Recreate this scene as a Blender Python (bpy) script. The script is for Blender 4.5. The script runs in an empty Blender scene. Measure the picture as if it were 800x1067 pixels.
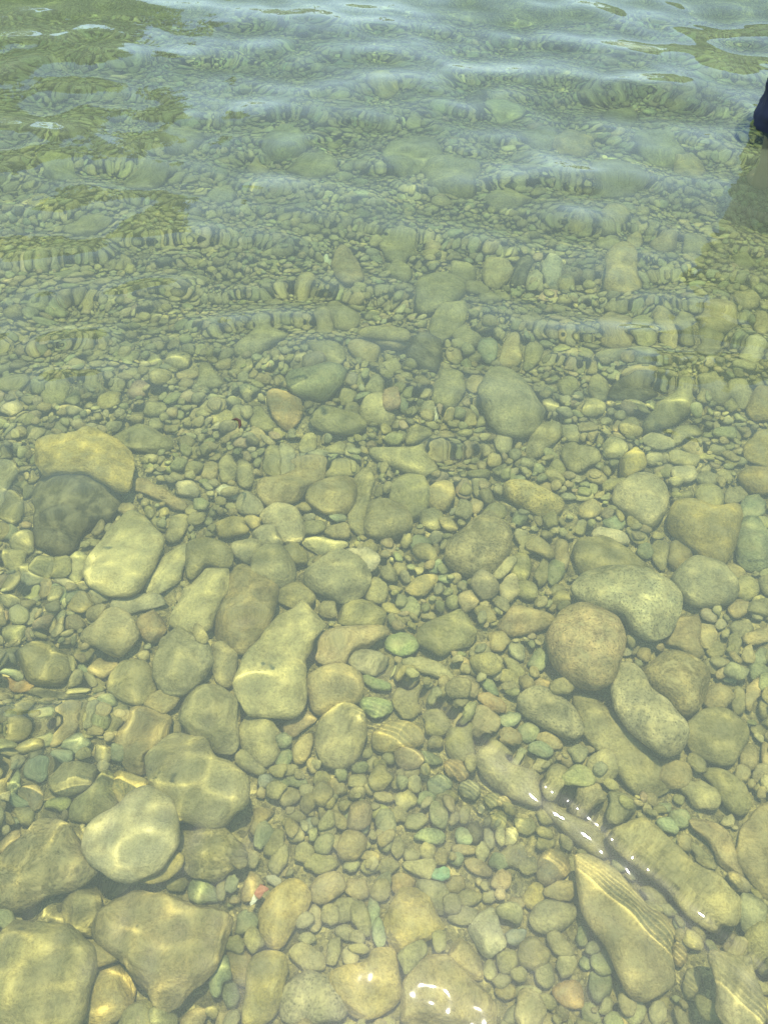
# A clear lake shore: stones under rippled water
import math
SUN_EL, SUN_AZ = math.radians(83.2), math.radians(18)
SUN, SKY, EXPO = 2.2, .15, 1.46
WATER_TINT, WATER_DEEP = (.95, .965, .695), (.53, .68, .48)
FILM, FILM_FAR, FILM_COL = .056, .030, (.58, .72, .46)
WIND, FINE, CHOP = .0034, .0034, .0031
STONES = r"""
B0 gold P 115,95 160,70 330,60 380,40 520,90 545,150 500,300 430,255 340,225 200,230 150,165 ; h=.5 l=.055 k=a | jagged ochre rock with pale veins rising almost to the surface above a dark hollow | jagged ochre rock
B0 pale P 500,400 560,380 630,430 670,500 650,570 600,660 560,710 470,715 400,690 355,620 380,540 440,460 ; h=.5 l=.02 k=f | smooth pale rounded oblong slab with one tiny dark speck near its lower end | pale slab with a dark speck
B0 grey P 0,160 40,165 80,210 60,260 20,340 0,380 -60,300 -50,200 ; h=.6 | plain grey stone at the edge just below and left of the jagged ochre rock | grey stone at the left edge
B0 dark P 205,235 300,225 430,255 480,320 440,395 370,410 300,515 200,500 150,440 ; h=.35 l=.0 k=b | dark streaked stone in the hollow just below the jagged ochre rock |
B0 tan E 520,360,48,28 | small smooth ochre pebble lying at the upper tip of the pale slab with a speck | 
B0 olive P 480,60 570,5 700,60 710,90 650,105 520,85 ; h=.5 k=a | flat dull olive wedge behind and right of the jagged ochre rock | flat olive wedge
B0 pale P 600,690 640,600 760,500 800,520 790,570 700,700 ; h=.5 k=b | narrow streaked pale stone tilted along the right flank of the speckled pale slab |
B0 tan P 550,260 590,235 700,290 770,330 740,360 640,310 560,290 ; h=.5 | long thin ochre stone slanting right of the jagged ochre rock |
B0 pale P 720,255 800,240 830,290 800,310 740,290
B0 olive P 580,350 620,345 690,430 660,440 610,390
B0 olive P 680,470 720,400 770,380 780,420 720,490
B0 grey P 470,745 520,710 680,725 640,770 480,790 ; h=.4
B0 olive E 100,490,45,50
B0 green E 50,450,40,30
B0 olive E 190,595,60,45
B0 olive E 265,600,45,60
B0 grey E 320,590,40,75
B0 olive E 45,570,50,50
B0 olive E 100,610,35,35
B0 grey E 125,660,55,38
B0 tan E 185,685,38,40
B0 olive E 45,650,28,38
B0 teal E 245,720,40,28
B0 olive E 50,745,50,35
B0 green E 310,730,35,25
B0 olive E 350,680,40,30
B0 pale E 280,680,40,20
B0 grey E 410,720,40,25
B0 olive E 60,360,50,60
B1 tan P 275,260 310,225 520,180 555,210 540,260 400,330 330,340 285,310 ; h=.8 | long knobbly ochre stone lying slantwise left of a bulky ochre one | long knobbly ochre stone
B1 tan P 490,300 520,260 640,215 680,250 670,330 640,370 560,385 490,330 ; h=.7 | bulky rounded ochre stone at the right end of the long knobbly ochre stone | bulky ochre stone
B1 pale P 285,370 340,340 420,360 465,430 460,490 390,500 330,430 290,400 ; h=.7 | cream tan lobed stone just below the long knobbly ochre stone | cream lobed stone
B1 ochre E 155,430,70,45 | egg-shaped yellow ochre stone left of the cream lobed stone | yellow egg-shaped stone
B1 grey P 240,460 290,425 350,435 375,490 360,530 280,510
B1 grey P 240,610 290,500 370,530 430,630 420,680 370,695 250,660 ; h=.8 k=a | smooth grey olive block with rounded corners beside the small round tan stone | grey olive block
B1 tan E 425,552,52,48 ; h=.9 | small almost round tan stone between the grey olive block and the angular grey boulder | round tan stone
B1 grey P 480,630 540,580 620,545 690,560 735,640 720,690 640,745 540,710 490,670 ; h=.7 k=a l=.02 | angular pale grey boulder with a white slab leaning behind it | angular grey boulder
B1 white2 P 640,550 740,550 780,590 740,640 690,570 ; h=.4 | whitish flat slab behind the angular grey boulder |
B1 pale P 460,480 520,465 620,495 670,490 560,555 510,530 ; h=.4 k=a | thin pale wedge lying flat above the angular grey boulder | thin pale wedge
B1 teal E 610,395,45,18
B1 tan P 545,430 640,415 660,450 640,480 570,465
B1 olive P 670,250 690,200 740,180 745,300 720,440 680,450 655,380 ; h=.5 k=b | tall olive stone stretched upright right of the bulky ochre stone |
B1 olive P 720,420 745,345 800,330 860,350 920,400 910,440 820,480 740,470 ; h=.75 | dull olive rounded stone with a dark gap beneath it, near the thin pale wedge | dull olive rounded stone
B1 grey P 185,320 220,260 290,350 270,375 200,360 ; k=a
B1 white2 P 95,260 130,240 195,280 180,310 110,290 ; k=a
B1 tan E 80,190,35,40
B1 olive E 150,185,35,50
B1 olive E 215,200,35,60
B1 olive E 330,150,35,65
B1 grey E 385,150,35,70
B1 olive E 480,90,40,60
B1 olive E 600,110,45,35
B1 grey E 655,110,25,35
B1 grey E 485,388,28,18
B1 olive P 560,210 590,170 680,170 670,210
B1 olive P -30,520 0,490 70,485 150,530 170,590 130,610 60,600 0,650 -20,600 ; h=.7 | dark olive stone behind the top of the pale smooth finger stone | dark olive stone
B1 pale P 0,660 60,610 110,598 148,620 140,680 95,800 60,860 -10,870 -90,830 -100,790 ; h=.6 l=.02 | pale smooth finger-shaped stone standing out between two dark streaked ones | pale finger-shaped stone
B1 brown P 150,680 200,600 240,620 330,680 360,730 340,800 250,960 130,950 80,880 110,780 ; h=.6 k=b | brown streaked stone, finely lined lengthwise, between the finger stone and the peanut slab | brown streaked stone
B1 grey P 170,500 260,490 290,530 240,590 180,560
B1 olive P 360,710 440,660 510,740 430,770 370,750
B1 olive P 590,790 640,745 720,740 790,780 800,830 760,860 650,850 ; k=a
B1 olive E 770,700,45,55
B1 tan E 250,410,35,30
B1 tan E 260,50,40,30
B1 tan E 160,45,30,40
B1 olive E 500,430,60,30
B1 olive E 510,580,40,25
B2 olive P -60,100 0,95 160,105 210,150 205,220 130,215 0,165 -40,150 ; h=.6 | long dull olive log-shaped stone in the middle with a dark gap beneath | long olive log-shaped stone
B2 olive P 40,270 90,220 170,240 200,300 170,370 90,390 40,340 ; h=.5
B2 tan E 245,305,58,45
B2 olive E 205,395,50,42
B2 olive2 P 265,540 300,490 420,405 480,420 520,480 515,560 450,620 370,632 290,600 ; h=.8 l=.02 k=s | broad brownish olive boulder with rounded top, alone among small pebbles in the middle | broad brownish boulder
B2 ochre P 500,290 540,250 620,260 720,310 750,350 720,390 640,390 560,345 ; h=.9 k=s | sausage-shaped yellow ochre stone above and right of the broad brownish boulder | yellow sausage-shaped stone
B2 grey E 400,275,35,38
B2 rose E 335,280,30,40
B2 olive E 455,370,55,30,-20
B2 green E 570,390,40,30
B2 pale E 490,80,40,45
B2 tan E 265,50,38,28
B2 olive E 150,40,50,38
B2 olive P 600,80 640,10 720,0 740,50 680,120 610,130 ; h=.6
B2 pale P 730,20 800,20 830,60 780,70
B2 tan E 680,260,35,20
B2 olive E 730,185,35,28
B2 green E 155,500,42,32
B2 grey E 220,470,30,30
B2 tan E 215,525,20,30
B2 olive E 600,525,38,28
B2 olive E 600,490,45,20
B2 grey E 570,465,35,25
B2 tan P 90,690 130,650 220,635 230,660 170,720 110,720 ; h=.7 | small pale tan bean-shaped stone below and left of the broad brownish boulder |
B2 olive E 575,600,45,60
B2 olive E 660,620,32,60
B2 tan E 745,545,35,65,-15
B2 green E 720,620,40,60
B2 pale E 530,690,45,55,30
B2 olive E 595,700,50,35,40
B2 pale E 500,615,60,28,-35
B2 olive E 395,660,40,25
B2 ochre E 365,725,40,28
B2 teal E 330,680,20,25
B2 green E 262,648,35,18
B2 olive E 290,690,20,30
B2 teal E 220,595,40,30
B2 olive P 740,120 790,80 830,100 830,190 770,180
B3 pale P 155,300 180,260 270,235 340,260 375,320 360,380 310,435 240,400 170,345 ; h=.8 l=.01 | pale olive top-shaped boulder left of the big golden ochre boulder | pale olive top-shaped boulder
B3 gold P 390,400 420,345 490,345 570,370 650,370 680,410 650,530 610,590 540,570 480,530 400,450 ; h=.7 l=.02 | big golden ochre boulder with a notched top, the most golden one near the right edge | golden ochre boulder
B3 green P 670,460 710,400 800,450 830,520 800,600 700,600 665,530 ; h=.8 k=a | dark greenish block touching the right side of the golden ochre boulder | dark greenish block
B3 grey P 400,650 430,600 490,575 600,600 660,680 640,740 520,770 430,740 ; h=.7 l=.01 | grey olive egg-shaped boulder just below the golden ochre boulder | grey egg-shaped boulder
B3 pale2 P -20,720 0,680 80,620 200,625 360,670 410,720 410,810 370,880 300,915 240,880 180,820 60,780 ; h=.7 l=.03 k=s | large pale grey green boulder with scratched top above the round speckled boulder | large pale scratched boulder
B3 olive P 0,540 40,480 140,490 260,560 300,620 200,630 40,640 ; h=.5 | blurred yellowish olive stone just behind the large pale scratched boulder |
B3 pale P 270,60 300,45 400,75 380,105 310,100
B3 olive P 380,90 420,10 520,0 530,30 470,60
B3 ochre E 225,165,55,55 ; h=.8
B3 olive E 560,310,60,45,35
B3 olive E 665,295,55,35
B3 green E 735,345,50,50
B3 gold P 680,220 740,190 830,210 830,280 740,280
B3 pale E 455,215,55,35
B3 olive E 550,235,45,28
B3 tan E 490,110,55,25
B3 olive E 450,150,70,30
B3 olive E 545,140,60,20
B3 olive E 630,215,40,25
B3 tan P 0,370 60,310 105,330 110,370 40,400
B3 pale P 70,450 130,440 215,480 200,500 110,480
B3 green E 165,420,45,28
B3 olive E 250,470,50,25,40
B3 olive E 350,550,35,60
B3 brown E 430,550,50,60
B3 teal E 290,530,35,30
B3 tan E 650,620,40,40
B3 tan E 90,220,45,28
B3 olive E 165,245,55,25
B3 olive E 40,140,55,45
B3 olive E 700,690,60,45
B3 tan E 670,770,50,35
B3 olive E 20,430,25,25
B3 ochre P 700,130 740,40 800,30 820,150 780,180
C0 pale P 330,100 350,50 430,0 500,-20 560,30 565,100 520,150 460,165 400,135 ; h=.6 l=.02 | pale tan cushion-shaped stone with a mossy brown wedge to its right | pale cushion-shaped stone
C0 olive2 P 80,200 130,140 190,115 260,150 290,210 280,250 200,280 120,255 ; h=.8 | rounded grey brown stone with a small rust pebble at its lower left | rounded grey brown stone
C0 olive P 450,280 480,210 550,190 630,220 655,290 630,350 560,395 490,370 ; h=.5 | flat round olive disc with one dark patch on its right side | olive disc
C0 grey P 630,180 680,100 740,70 830,110 890,190 870,240 800,320 740,340 660,290 ; h=.7 k=a l=.01 | broad grey boulder with a pale spot, right beside the flat olive disc | broad grey boulder
C0 brown P 500,560 520,420 620,400 710,440 700,520 620,580 590,660 550,680 ; h=.6 k=a | brownish triangular wedge pointing down between the olive disc and the large tan dome | brownish triangular wedge
C0 pale P 610,660 640,570 700,510 780,500 880,560 920,610 1010,670 1030,750 1000,830 900,870 800,860 680,810 640,740 ; h=.6 l=.03 | large tan dome-shaped boulder with a shallow dimple on its top | large tan dome
C0 olive P 210,680 260,630 380,630 385,670 330,730 250,740 ; h=.7 | olive cylinder-like stone just below a bright line of light at the left |
C0 olive P 300,800 340,740 440,670 475,690 470,770 440,850 320,850 ; h=.7 | slanting dark olive stone above the big white smooth boulder |
C0 ochre P 475,680 520,660 620,710 610,740 520,800 480,760 ; k=a | yellowish angular stone wedged between the white smooth boulder and the tan dome |
C0 pale E 430,640,32,38
C0 tan P 615,380 670,325 750,350 690,420 640,410 ; k=a
C0 rust E 85,272,60,24,10 | small rusty orange pebble lying flat left of the flat dark slate sliver |
C0 dark P 110,300 160,285 300,320 350,360 280,375 170,340 ; h=.35 | flat dark slate sliver below the rounded grey brown stone |
C0 olive E 80,440,95,32,-50
C0 tan E 260,465,95,35,-50
C0 olive E 100,515,55,22,-55
C0 green E 185,490,50,40,-50
C0 green E 320,530,55,60
C0 teal E 255,605,45,35
C0 pale E 60,615,40,30
C0 pale E 30,570,35,28
C0 green E 70,700,35,45
C0 olive E 20,700,20,25
C0 teal E 150,650,40,40
C0 tan E 140,760,40,50
C0 yg E 250,775,55,28
C0 teal E 70,765,40,25
C0 brown E 480,480,25,50,35
C0 olive E 430,580,45,40,-30
C0 green E 500,580,30,50
C0 olive E 350,590,40,20,-35
C0 tan E 420,210,60,25,-20
C0 olive E 350,160,50,28
C0 green E 345,225,22,28
C0 olive E 390,262,45,18
C0 pale E 400,295,35,22
C0 teal E 400,345,30,22
C0 olive E 320,310,45,18
C0 olive E 300,215,18,35
C0 olive E 50,150,40,18
C0 teal E 60,240,35,15
C0 brown P 560,40 600,0 640,-20 690,60 640,120 590,100 ; k=a | mossy brown wedge standing between the cushion stone and the broad grey boulder |
C0 olive E 600,170,25,30
C0 olive E 470,420,30,40
C0 olive E 390,400,45,30
C0 olive E 200,380,40,30
C0 olive E 20,320,30,28
C1 pale P 185,310 190,250 240,170 300,110 340,20 400,-20 470,-40 540,10 550,60 500,130 470,180 460,260 465,360 430,410 350,455 280,430 220,400 ; h=.4 l=.045 | long peanut-shaped cream slab narrowing at its waist, brightest stone in the middle left | peanut-shaped cream slab
C1 tan2 P 520,150 560,90 680,60 800,60 820,90 740,130 680,150 640,200 570,205 530,180 ; h=.6 l=.02 k=b | curved tan hook-shaped stone at the near end of the sharp wave line | hook-shaped tan stone
C1 tan2 P 480,290 520,240 600,205 690,230 710,280 700,350 640,390 560,410 500,390 ; h=.6 l=.015 | lumpy tan stone under the hook-shaped one, right of the peanut slab | lumpy tan stone
C1 pale P 525,560 540,450 590,395 640,385 710,430 710,530 680,600 620,640 550,620 ; h=.7 l=.01 k=b | upright pale oval stone below the lumpy tan stone | upright pale oval stone
C1 olive P 205,540 215,450 250,420 320,440 365,500 355,570 320,620 270,610 ; h=.8 | rounded olive green stone at the foot of the peanut-shaped slab | olive green stone under the peanut slab
C1 grey P 0,310 60,290 130,320 175,360 185,540 150,570 60,540 0,510 -60,460 -30,370 ; h=.8 k=a l=.02 | angular pale grey boulder with one flat bright face, left of the peanut-shaped slab | grey boulder with a flat face
C1 olive P 75,140 100,115 160,150 185,200 170,280 130,300 90,250
C1 tan P 355,490 390,450 500,395 535,430 480,470 420,500 ; k=a
C1 tan P 420,590 440,530 490,500 510,520 470,610 440,630
C1 tan P 750,510 770,470 820,450 900,460 960,500 950,540 850,580 760,555 ; h=.8 | tan olive potato-shaped stone right of the upright pale oval stone | potato-shaped stone
C1 bgreen P 700,370 720,345 820,350 830,400 740,430 ; k=a | bright mint green angular pebble right of the lumpy tan stone |
C1 bgreen P 700,250 740,235 830,270 820,300 760,300
C1 grey E 740,190,75,45
C1 olive E 40,115,25,45,-20
C1 green E 385,600,35,45
C1 green E 380,530,35,35
C1 tan E 500,625,28,28
C1 olive E 240,620,70,35,35
C1 blue E 305,690,35,25
C1 green E 370,700,40,28
C1 green E 435,690,45,25
C1 olive E 400,755,45,35
C1 olive E 540,685,35,35
C1 tan E 600,720,42,38
C1 grey E 480,730,38,25
C1 green E 700,635,35,25
C1 olive E 690,690,45,30
C1 green E 620,670,30,30
C1 olive E 745,720,30,30
C1 olive E 400,650,50,20
C1 olive E 755,620,30,35
C2 olive P 140,120 170,60 230,20 330,-10 380,60 370,120 290,150 240,178 190,160 ; h=.5 | lumpy yellowish olive stone above the sharp wave line, beside a bright green pebble | lumpy olive stone
C2 bgreen E 78,130,72,40 | bright green oval pebble left of the lumpy yellowish olive stone, above the wave line | bright green pebble
C2 pale P 70,200 160,180 250,220 300,265 260,275 130,230 ; h=.6
C2 tan P 480,40 510,0 560,-30 650,-10 710,20 680,50 560,85 500,80 ; h=.7 | tan pear-shaped stone left of the round speckled boulder | tan pear-shaped stone
C2 tan2 P 680,130 690,60 740,10 800,-15 880,-10 960,50 990,140 970,240 920,300 850,310 770,270 700,200 ; h=.9 l=.03 k=s | round yellowish boulder with coarse speckles, in front of the large pale scratched boulder | round speckled boulder
C2 grey P 555,390 580,340 650,315 720,340 830,430 840,480 780,520 690,490 600,440 ; h=.8 l=.01 k=s | grey olive speckled oval stone below and left of the round speckled boulder | grey speckled oval stone
C2 olive E 105,360,72,65
C2 olive P 265,560 280,470 330,450 380,470 390,560 340,600 300,600
C2 olive E 230,440,65,65
C2 rust2 E 295,640,58,42,25 | warm orange tan pebble just below the sharp wave line among olive pebbles |
C2 grey P 400,600 420,540 470,540 640,670 675,720 660,770 600,775 500,730 420,660 ; h=.8 l=.01 | long grey olive loaf-shaped stone lying along the underside of the sharp wave line | loaf-shaped stone
C2 olive P 680,740 740,760 900,870 960,930 940,990 860,980 760,900 690,820 ; h=.8 | long dark olive stone with shadowed edge, continuing the line of the loaf-shaped stone | long dark olive stone
C2 rust2 E 445,370,65,32,35
C2 grey E 360,730,50,45
C2 tan E 480,110,50,40,50
C2 olive E 470,195,30,35
C2 olive E 545,220,60,30,50
C2 green E 650,190,40,40
C2 olive E 520,260,30,30
C2 tan E 660,290,35,25
C2 green E 440,300,50,25,50
C2 teal E 520,440,45,35
C2 green E 600,500,45,40
C2 tan E 690,530,60,25,20
C2 teal E 650,570,50,30
C2 olive E 370,610,30,50
C2 green E 190,600,50,28,20
C2 olive E 110,655,40,30
C2 olive E 50,690,30,28
C2 green E 230,710,50,40
C2 olive E 265,755,45,25
C2 tan P 280,165 330,165 365,230 340,240
C2 olive E 380,235,30,20
C2 tan E 420,125,40,22
C2 olive E 740,320,60,35
C2 olive E 90,770,45,40
C2 green E 180,765,40,30
C2 olive E 450,770,40,40
C2 tan E 500,780,35,30
C3 pale2 P 150,300 190,200 250,200 290,290 370,360 440,440 455,510 430,575 370,590 290,550 200,450 160,380 ; h=.7 l=.05 k=s | long whitish grey club-shaped boulder lying on top of a longer olive one | whitish club-shaped boulder
C3 olive P 0,330 100,370 190,440 280,560 380,660 400,720 340,755 250,740 160,650 60,540 10,450 ; h=.5 | long olive boulder partly under the whitish club-shaped boulder | long olive boulder
C3 brown P 280,240 330,190 430,180 530,240 540,300 500,400 430,420 370,350 300,300 ; h=.8 k=s | ochre brown mottled boulder right of the whitish club-shaped boulder | ochre brown mottled boulder
C3 olive P 450,470 560,400 650,410 710,480 690,560 640,620 560,610 480,560 ; h=.6 | dim dark olive boulder below the ochre brown mottled boulder | dim dark olive boulder
C3 brown P 370,120 400,50 470,-10 510,10 520,80 510,150 560,220 500,190 440,150 ; k=a
C3 tan E 410,670,75,60
C3 pale E 515,745,85,45,30
C3 olive P 530,650 600,640 690,690 730,780 700,830 600,780 560,700
C3 olive E 500,620,50,30,45
C3 tan P 770,560 800,480 840,470 840,720 790,700
C3 brown E 590,350,55,60
C3 olive E 675,355,30,65
C3 tan E 735,330,28,65
C3 teal E 645,255,28,28
C3 green E 760,230,40,35
C3 tan P 690,100 740,70 830,40 830,100 740,130
C3 olive E 660,120,30,40
C3 olive E 580,140,40,40
C3 tan E 540,90,40,50
C3 olive E 790,390,30,40
C3 tan E 720,590,40,60
C3 olive E 760,470,40,25
C3 tan E 690,660,35,30
C3 green E 760,180,40,30
C3 olive E 690,60,50,40
D0 olive2 P 0,210 100,120 170,70 250,55 310,90 340,200 390,260 410,290 340,330 240,370 100,410 30,415 0,390 -60,330 -40,250 ; h=.55 l=.02 k=s | big olive boulder with fine speckles at the left edge beside the white smooth boulder | big speckled olive boulder
D0 white2 P 340,150 380,90 470,10 560,-55 640,-55 700,-20 750,50 750,120 710,200 620,270 530,315 470,305 390,250 345,190 ; h=.45 l=.07 k=f | big whitish smooth boulder, the palest large stone, with a shallow flat bump on top | big whitish smooth boulder
D0 ochre P 530,320 620,280 720,220 765,230 750,280 660,330 580,335 ; h=.6 | narrow ochre stone peeping out beneath the big whitish smooth boulder |
D0 olive2 P 730,200 750,130 830,90 880,60 960,90 1015,170 1010,210 950,270 890,305 800,290 760,250 ; h=.6 l=.02 k=s | olive dome crossed by a bright rim of light, right of the whitish smooth boulder | olive dome with a bright rim
D0 olive P 270,370 310,325 400,325 435,370 430,450 390,515 330,500 270,460 ; h=.8 k=a | olive die-shaped block between the two biggest boulders at lower left | olive die-shaped block
D0 olive P 0,490 90,475 210,500 290,490 360,530 385,600 370,720 350,850 300,960 100,1000 -80,960 -120,700 -80,540 ; h=.5 l=.05 k=a | huge yellowish olive boulder filling the lower left corner, crossed by bright light lines | huge corner boulder
D0 brown2 P 420,500 460,430 520,390 640,380 760,390 900,430 965,480 970,560 920,640 830,760 740,830 680,840 640,760 580,700 540,640 450,590 ; h=.6 l=.04 k=a | huge tan faceted boulder with broad edges and a web of light on it | huge faceted tan boulder
D0 gold P 370,740 390,680 520,660 555,720 540,830 480,900 380,900 350,830 ; h=.7 k=a | bright yellow lit blocky stone between the huge corner boulder and the faceted tan boulder | bright yellow block
D0 ochre P 385,640 410,570 480,610 520,650 400,680
D0 pale P -20,440 0,420 70,440 80,460 30,490 -20,490
D0 ochre E 770,70,28,22
D0 green E 40,60,25,20
D0 green E 60,135,25,22
D0 olive E 100,30,45,45
D0 olive E 740,320,45,40
D1 ochre P 285,520 290,440 330,370 400,310 450,310 490,360 480,420 430,490 390,560 340,590 300,570 ; h=.8 l=.01 k=b | ribbed ochre stone like a stubby thumb, beside the white and red scrap | ribbed ochre stone
D1 tan P 490,330 520,290 590,270 635,300 635,350 560,400 500,385 ; h=.8 | tan wedge-shaped stone right of the ribbed ochre stone |
D1 tan E 690,340,48,48
D1 ochre P 220,760 240,660 300,605 380,620 405,680 390,760 340,860 300,900 210,890 ; h=.7 l=.01 | smooth ochre tongue-shaped stone at the bottom, below the ribbed ochre stone | ochre tongue-shaped stone
D1 grey P 370,800 400,730 470,690 540,710 600,770 640,860 500,910 380,900 ; h=.7 k=s | grey tan speckled boulder at the bottom right of the ochre tongue-shaped stone | grey speckled bottom boulder
D1 gold P 580,720 620,680 720,650 760,600 830,600 860,680 870,780 800,860 680,870 620,800 ; h=.6 l=.01 | yellow boulder lit by patches of bright light at the bottom | yellow lit boulder
D1 olive P 410,610 450,570 530,600 560,640 540,690 470,685 430,650
D1 teal E 125,710,38,85,20 | slim teal green stone along the right foot of the huge faceted tan boulder |
D1 white E 338,303,35,26,25 | small bright white pebble touching the red scrap | small white pebble
D1 pale E 255,210,35,42
D1 brown E 250,330,45,60,20
D1 teal E 295,115,42,52,20
D1 olive E 345,145,35,55,25
D1 olive E 430,110,40,35
D1 blue E 490,70,35,35
D1 grey E 565,100,35,40
D1 olive E 535,230,70,40,-5
D1 olive E 470,190,45,45
D1 olive E 360,215,30,65,20
D1 olive E 430,28,42,28
D1 teal E 660,25,35,35
D1 olive E 670,80,30,35
D1 teal E 715,65,22,45
D1 yg E 780,20,35,35
D1 olive E 650,145,32,30
D1 olive E 715,155,30,25
D1 tan E 740,205,42,20
D1 olive E 740,245,40,25
D1 olive E 675,195,28,25
D1 pale E 510,465,38,60
D1 grey E 470,480,45,30,-40
D1 olive E 580,450,38,40
D1 olive E 640,430,70,45
D1 olive P 660,430 710,400 745,520 710,530
D1 teal E 750,440,32,65
D1 olive E 640,520,45,40
D1 olive E 690,545,32,30
D1 pale E 660,620,32,45
D1 olive E 590,600,30,60
D1 teal E 780,530,25,60
D1 green E 45,350,60,55
D1 green E 165,325,28,30
D1 olive E 120,350,25,50
D1 green E 230,480,50,55
D1 olive E 190,580,40,35
D1 olive E 260,560,35,45
D1 brown E 200,660,50,80
D1 green E 160,780,30,60
D1 brown P 215,130 250,40 270,0 340,0 330,30 260,110 ; k=a
D1 grey E 200,30,40,30
D1 tan E 200,250,35,40,-40
D1 grey E 480,550,40,25
D2 gold P 0,470 70,350 130,350 190,400 250,480 240,520 150,570 60,605 30,590 10,530 ; h=.7 k=a | pale tan faceted stone with sunlit edges beside a grey oval stone | pale tan faceted stone
D2 grey P 130,320 180,300 250,320 280,370 270,420 230,440 170,390
D2 white2 P 345,510 400,450 450,430 500,520 510,570 460,620 410,625 370,570 ; h=.7 k=a | pale whitish grey stone in a bluish glare of reflected sky | whitish stone in the glare
D2 tan P 90,730 170,630 250,610 330,690 400,740 440,800 450,900 200,920 60,880 ; h=.5 l=.02 k=a | big pale tan triangular boulder at the bottom middle with a white sun glare | big triangular tan boulder
D2 tan P 270,600 320,540 400,640 410,720 340,700 ; k=a
D2 olive P 60,620 150,575 175,620 100,710 80,680
D2 olive2 E 620,615,65,68 ; h=.9
D2 olive E 515,645,48,52
D2 grey P 610,470 640,410 720,390 785,410 790,450 740,510 670,530 630,510 ; h=.8 | smooth grey olive rounded stone left of the long tan slab | smooth rounded stone beside the long tan slab
D2 tan P 665,350 770,305 785,385 680,385 ; k=a
D2 ochre E 627,370,45,55
D2 brown P 640,220 690,180 760,210 770,270 690,325 640,290
D2 tan E 490,305,40,42
D2 olive E 350,378,48,30
D2 brown E 300,325,42,45
D2 bteal E 235,278,40,28 | small turquoise pebble, the bluest one, above the grey oval stone | turquoise pebble
D2 pale P 85,225 200,215 215,250 180,295 110,265
D2 rust2 E 75,315,50,38
D2 olive E 20,245,42,35
D2 olive E 180,180,35,32
D2 green E 190,120,60,32
D2 olive E 60,165,32,45
D2 olive E 115,195,30,25
D2 olive E 135,55,55,35,-20
D2 olive E 60,30,45,35
D2 tan E 235,205,28,40
D2 teal E 300,215,40,30
D2 teal E 335,120,40,35,30
D2 pale E 410,185,28,45
D2 tan E 395,250,65,25,25
D2 tan E 330,175,60,20,15
D2 pale E 440,130,25,45
D2 pale E 485,125,18,40
D2 pale E 530,120,30,35
D2 olive E 540,200,55,50
D2 olive E 590,80,50,35
D2 olive E 600,240,45,40
D2 green E 480,225,40,40
D2 blue E 550,540,45,35
D2 grey E 330,450,60,40
D2 grey E 285,410,35,40
D2 grey E 440,370,38,30
D2 olive P 680,540 720,520 790,600 760,630 700,600
D2 pale E 760,650,45,60
D2 olive E 440,680,28,45
D2 olive E 490,730,35,35
D2 ochre E 505,775,42,32
D2 grey E 600,770,60,35
D2 grey E 670,700,35,45
D2 olive E 230,570,30,40
D2 olive E 560,700,35,35
D2 brown E 550,400,35,35
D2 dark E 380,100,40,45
D2 olive E 680,30,45,40
D2 olive E 670,150,40,28
D2 rust P 700,750 760,720 820,740 830,830 740,830 | rusty orange stone at the bottom near the lower tip of the long tan slab |
D3 tan2 P -20,260 20,215 140,230 200,300 270,370 310,430 370,440 410,500 400,560 395,620 415,690 400,740 300,800 240,800 190,720 120,580 60,490 5,390 ; h=.4 l=.05 | long broad tan slab tapering upwards at lower right, a dark gap along its left | long tan slab
D3 tan2 P 160,110 230,70 310,90 420,180 510,260 600,310 680,400 700,460 640,480 560,450 480,400 370,290 270,220 190,160 ; h=.45 l=.04 k=b | long pale tan beam-shaped stone running along the sharp wave line at lower right | beam-shaped stone
D3 tan P 470,60 490,25 530,40 610,65 640,130 680,220 695,310 650,310 600,270 550,160 490,110 ; h=.6 k=a | tan knuckled bar-shaped stone slanting above the beam-shaped stone | knuckled bar-shaped stone
D3 brown P 690,100 760,20 830,10 850,380 800,390 720,300 670,200 ; h=.5 | blurred rust brown boulder at the right edge | rust brown edge boulder
D3 green E 200,215,42,35
D3 dgreen E 257,260,22,22
D3 olive E 350,345,60,45,30
D3 dgreen E 415,400,55,38
D3 teal E 445,470,35,40
D3 olive E 330,410,40,30
D3 green E 70,600,35,30
D3 green E 110,650,45,60
D3 green E 30,540,30,45
D3 teal E 50,650,35,30
D3 teal E 100,740,50,60
D3 green E 430,50,50,45
D3 teal E 380,90,45,35
D3 green E 360,0,40,25
D3 pale P 560,620 660,590 760,640 790,900 600,900 590,760 ; h=.4 l=.1 k=b | pale streaked boulder at the lower right corner just under the surface | corner streaked boulder
D3 olive E 485,740,35,70
D3 olive E 510,200,60,25,50
D3 olive E 535,250,50,18,30
D3 olive P 480,800 540,830 620,900 500,900
A0 olive E 395,660,40,30
A0 ochre E 460,710,50,35,-20
A0 olive E 640,745,55,28
A0 olive E 540,610,35,18
A0 olive E 640,560,40,30
A0 olive E 740,540,50,35
A0 tan E 770,600,50,20,-15
A0 ochre E 360,285,40,22
A0 ochre E 515,110,30,18
A0 olive E 55,640,70,28
A0 olive E 240,690,70,35,-20
A1 olive P 0,640 30,560 60,550 120,640 60,655 ; k=a
A1 olive P 170,500 230,440 280,390 330,400 385,450 300,500 240,520 ; h=.6 | pale olive three-cornered stone in the upper middle left, above the dark green oval stone | three-cornered olive stone
A1 olive P 480,490 540,475 620,480 630,540 590,580 540,570 ; k=a | olive angular stone resting just above the dark green oval stone |
A1 tan P 650,490 710,475 790,525 750,560 690,545
A1 dgreen P 400,620 450,590 600,585 635,610 600,660 530,695 440,680 ; h=.8 l=.01 | dark green grey oval stone with a smooth rounded back, upper middle | dark green oval stone
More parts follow.
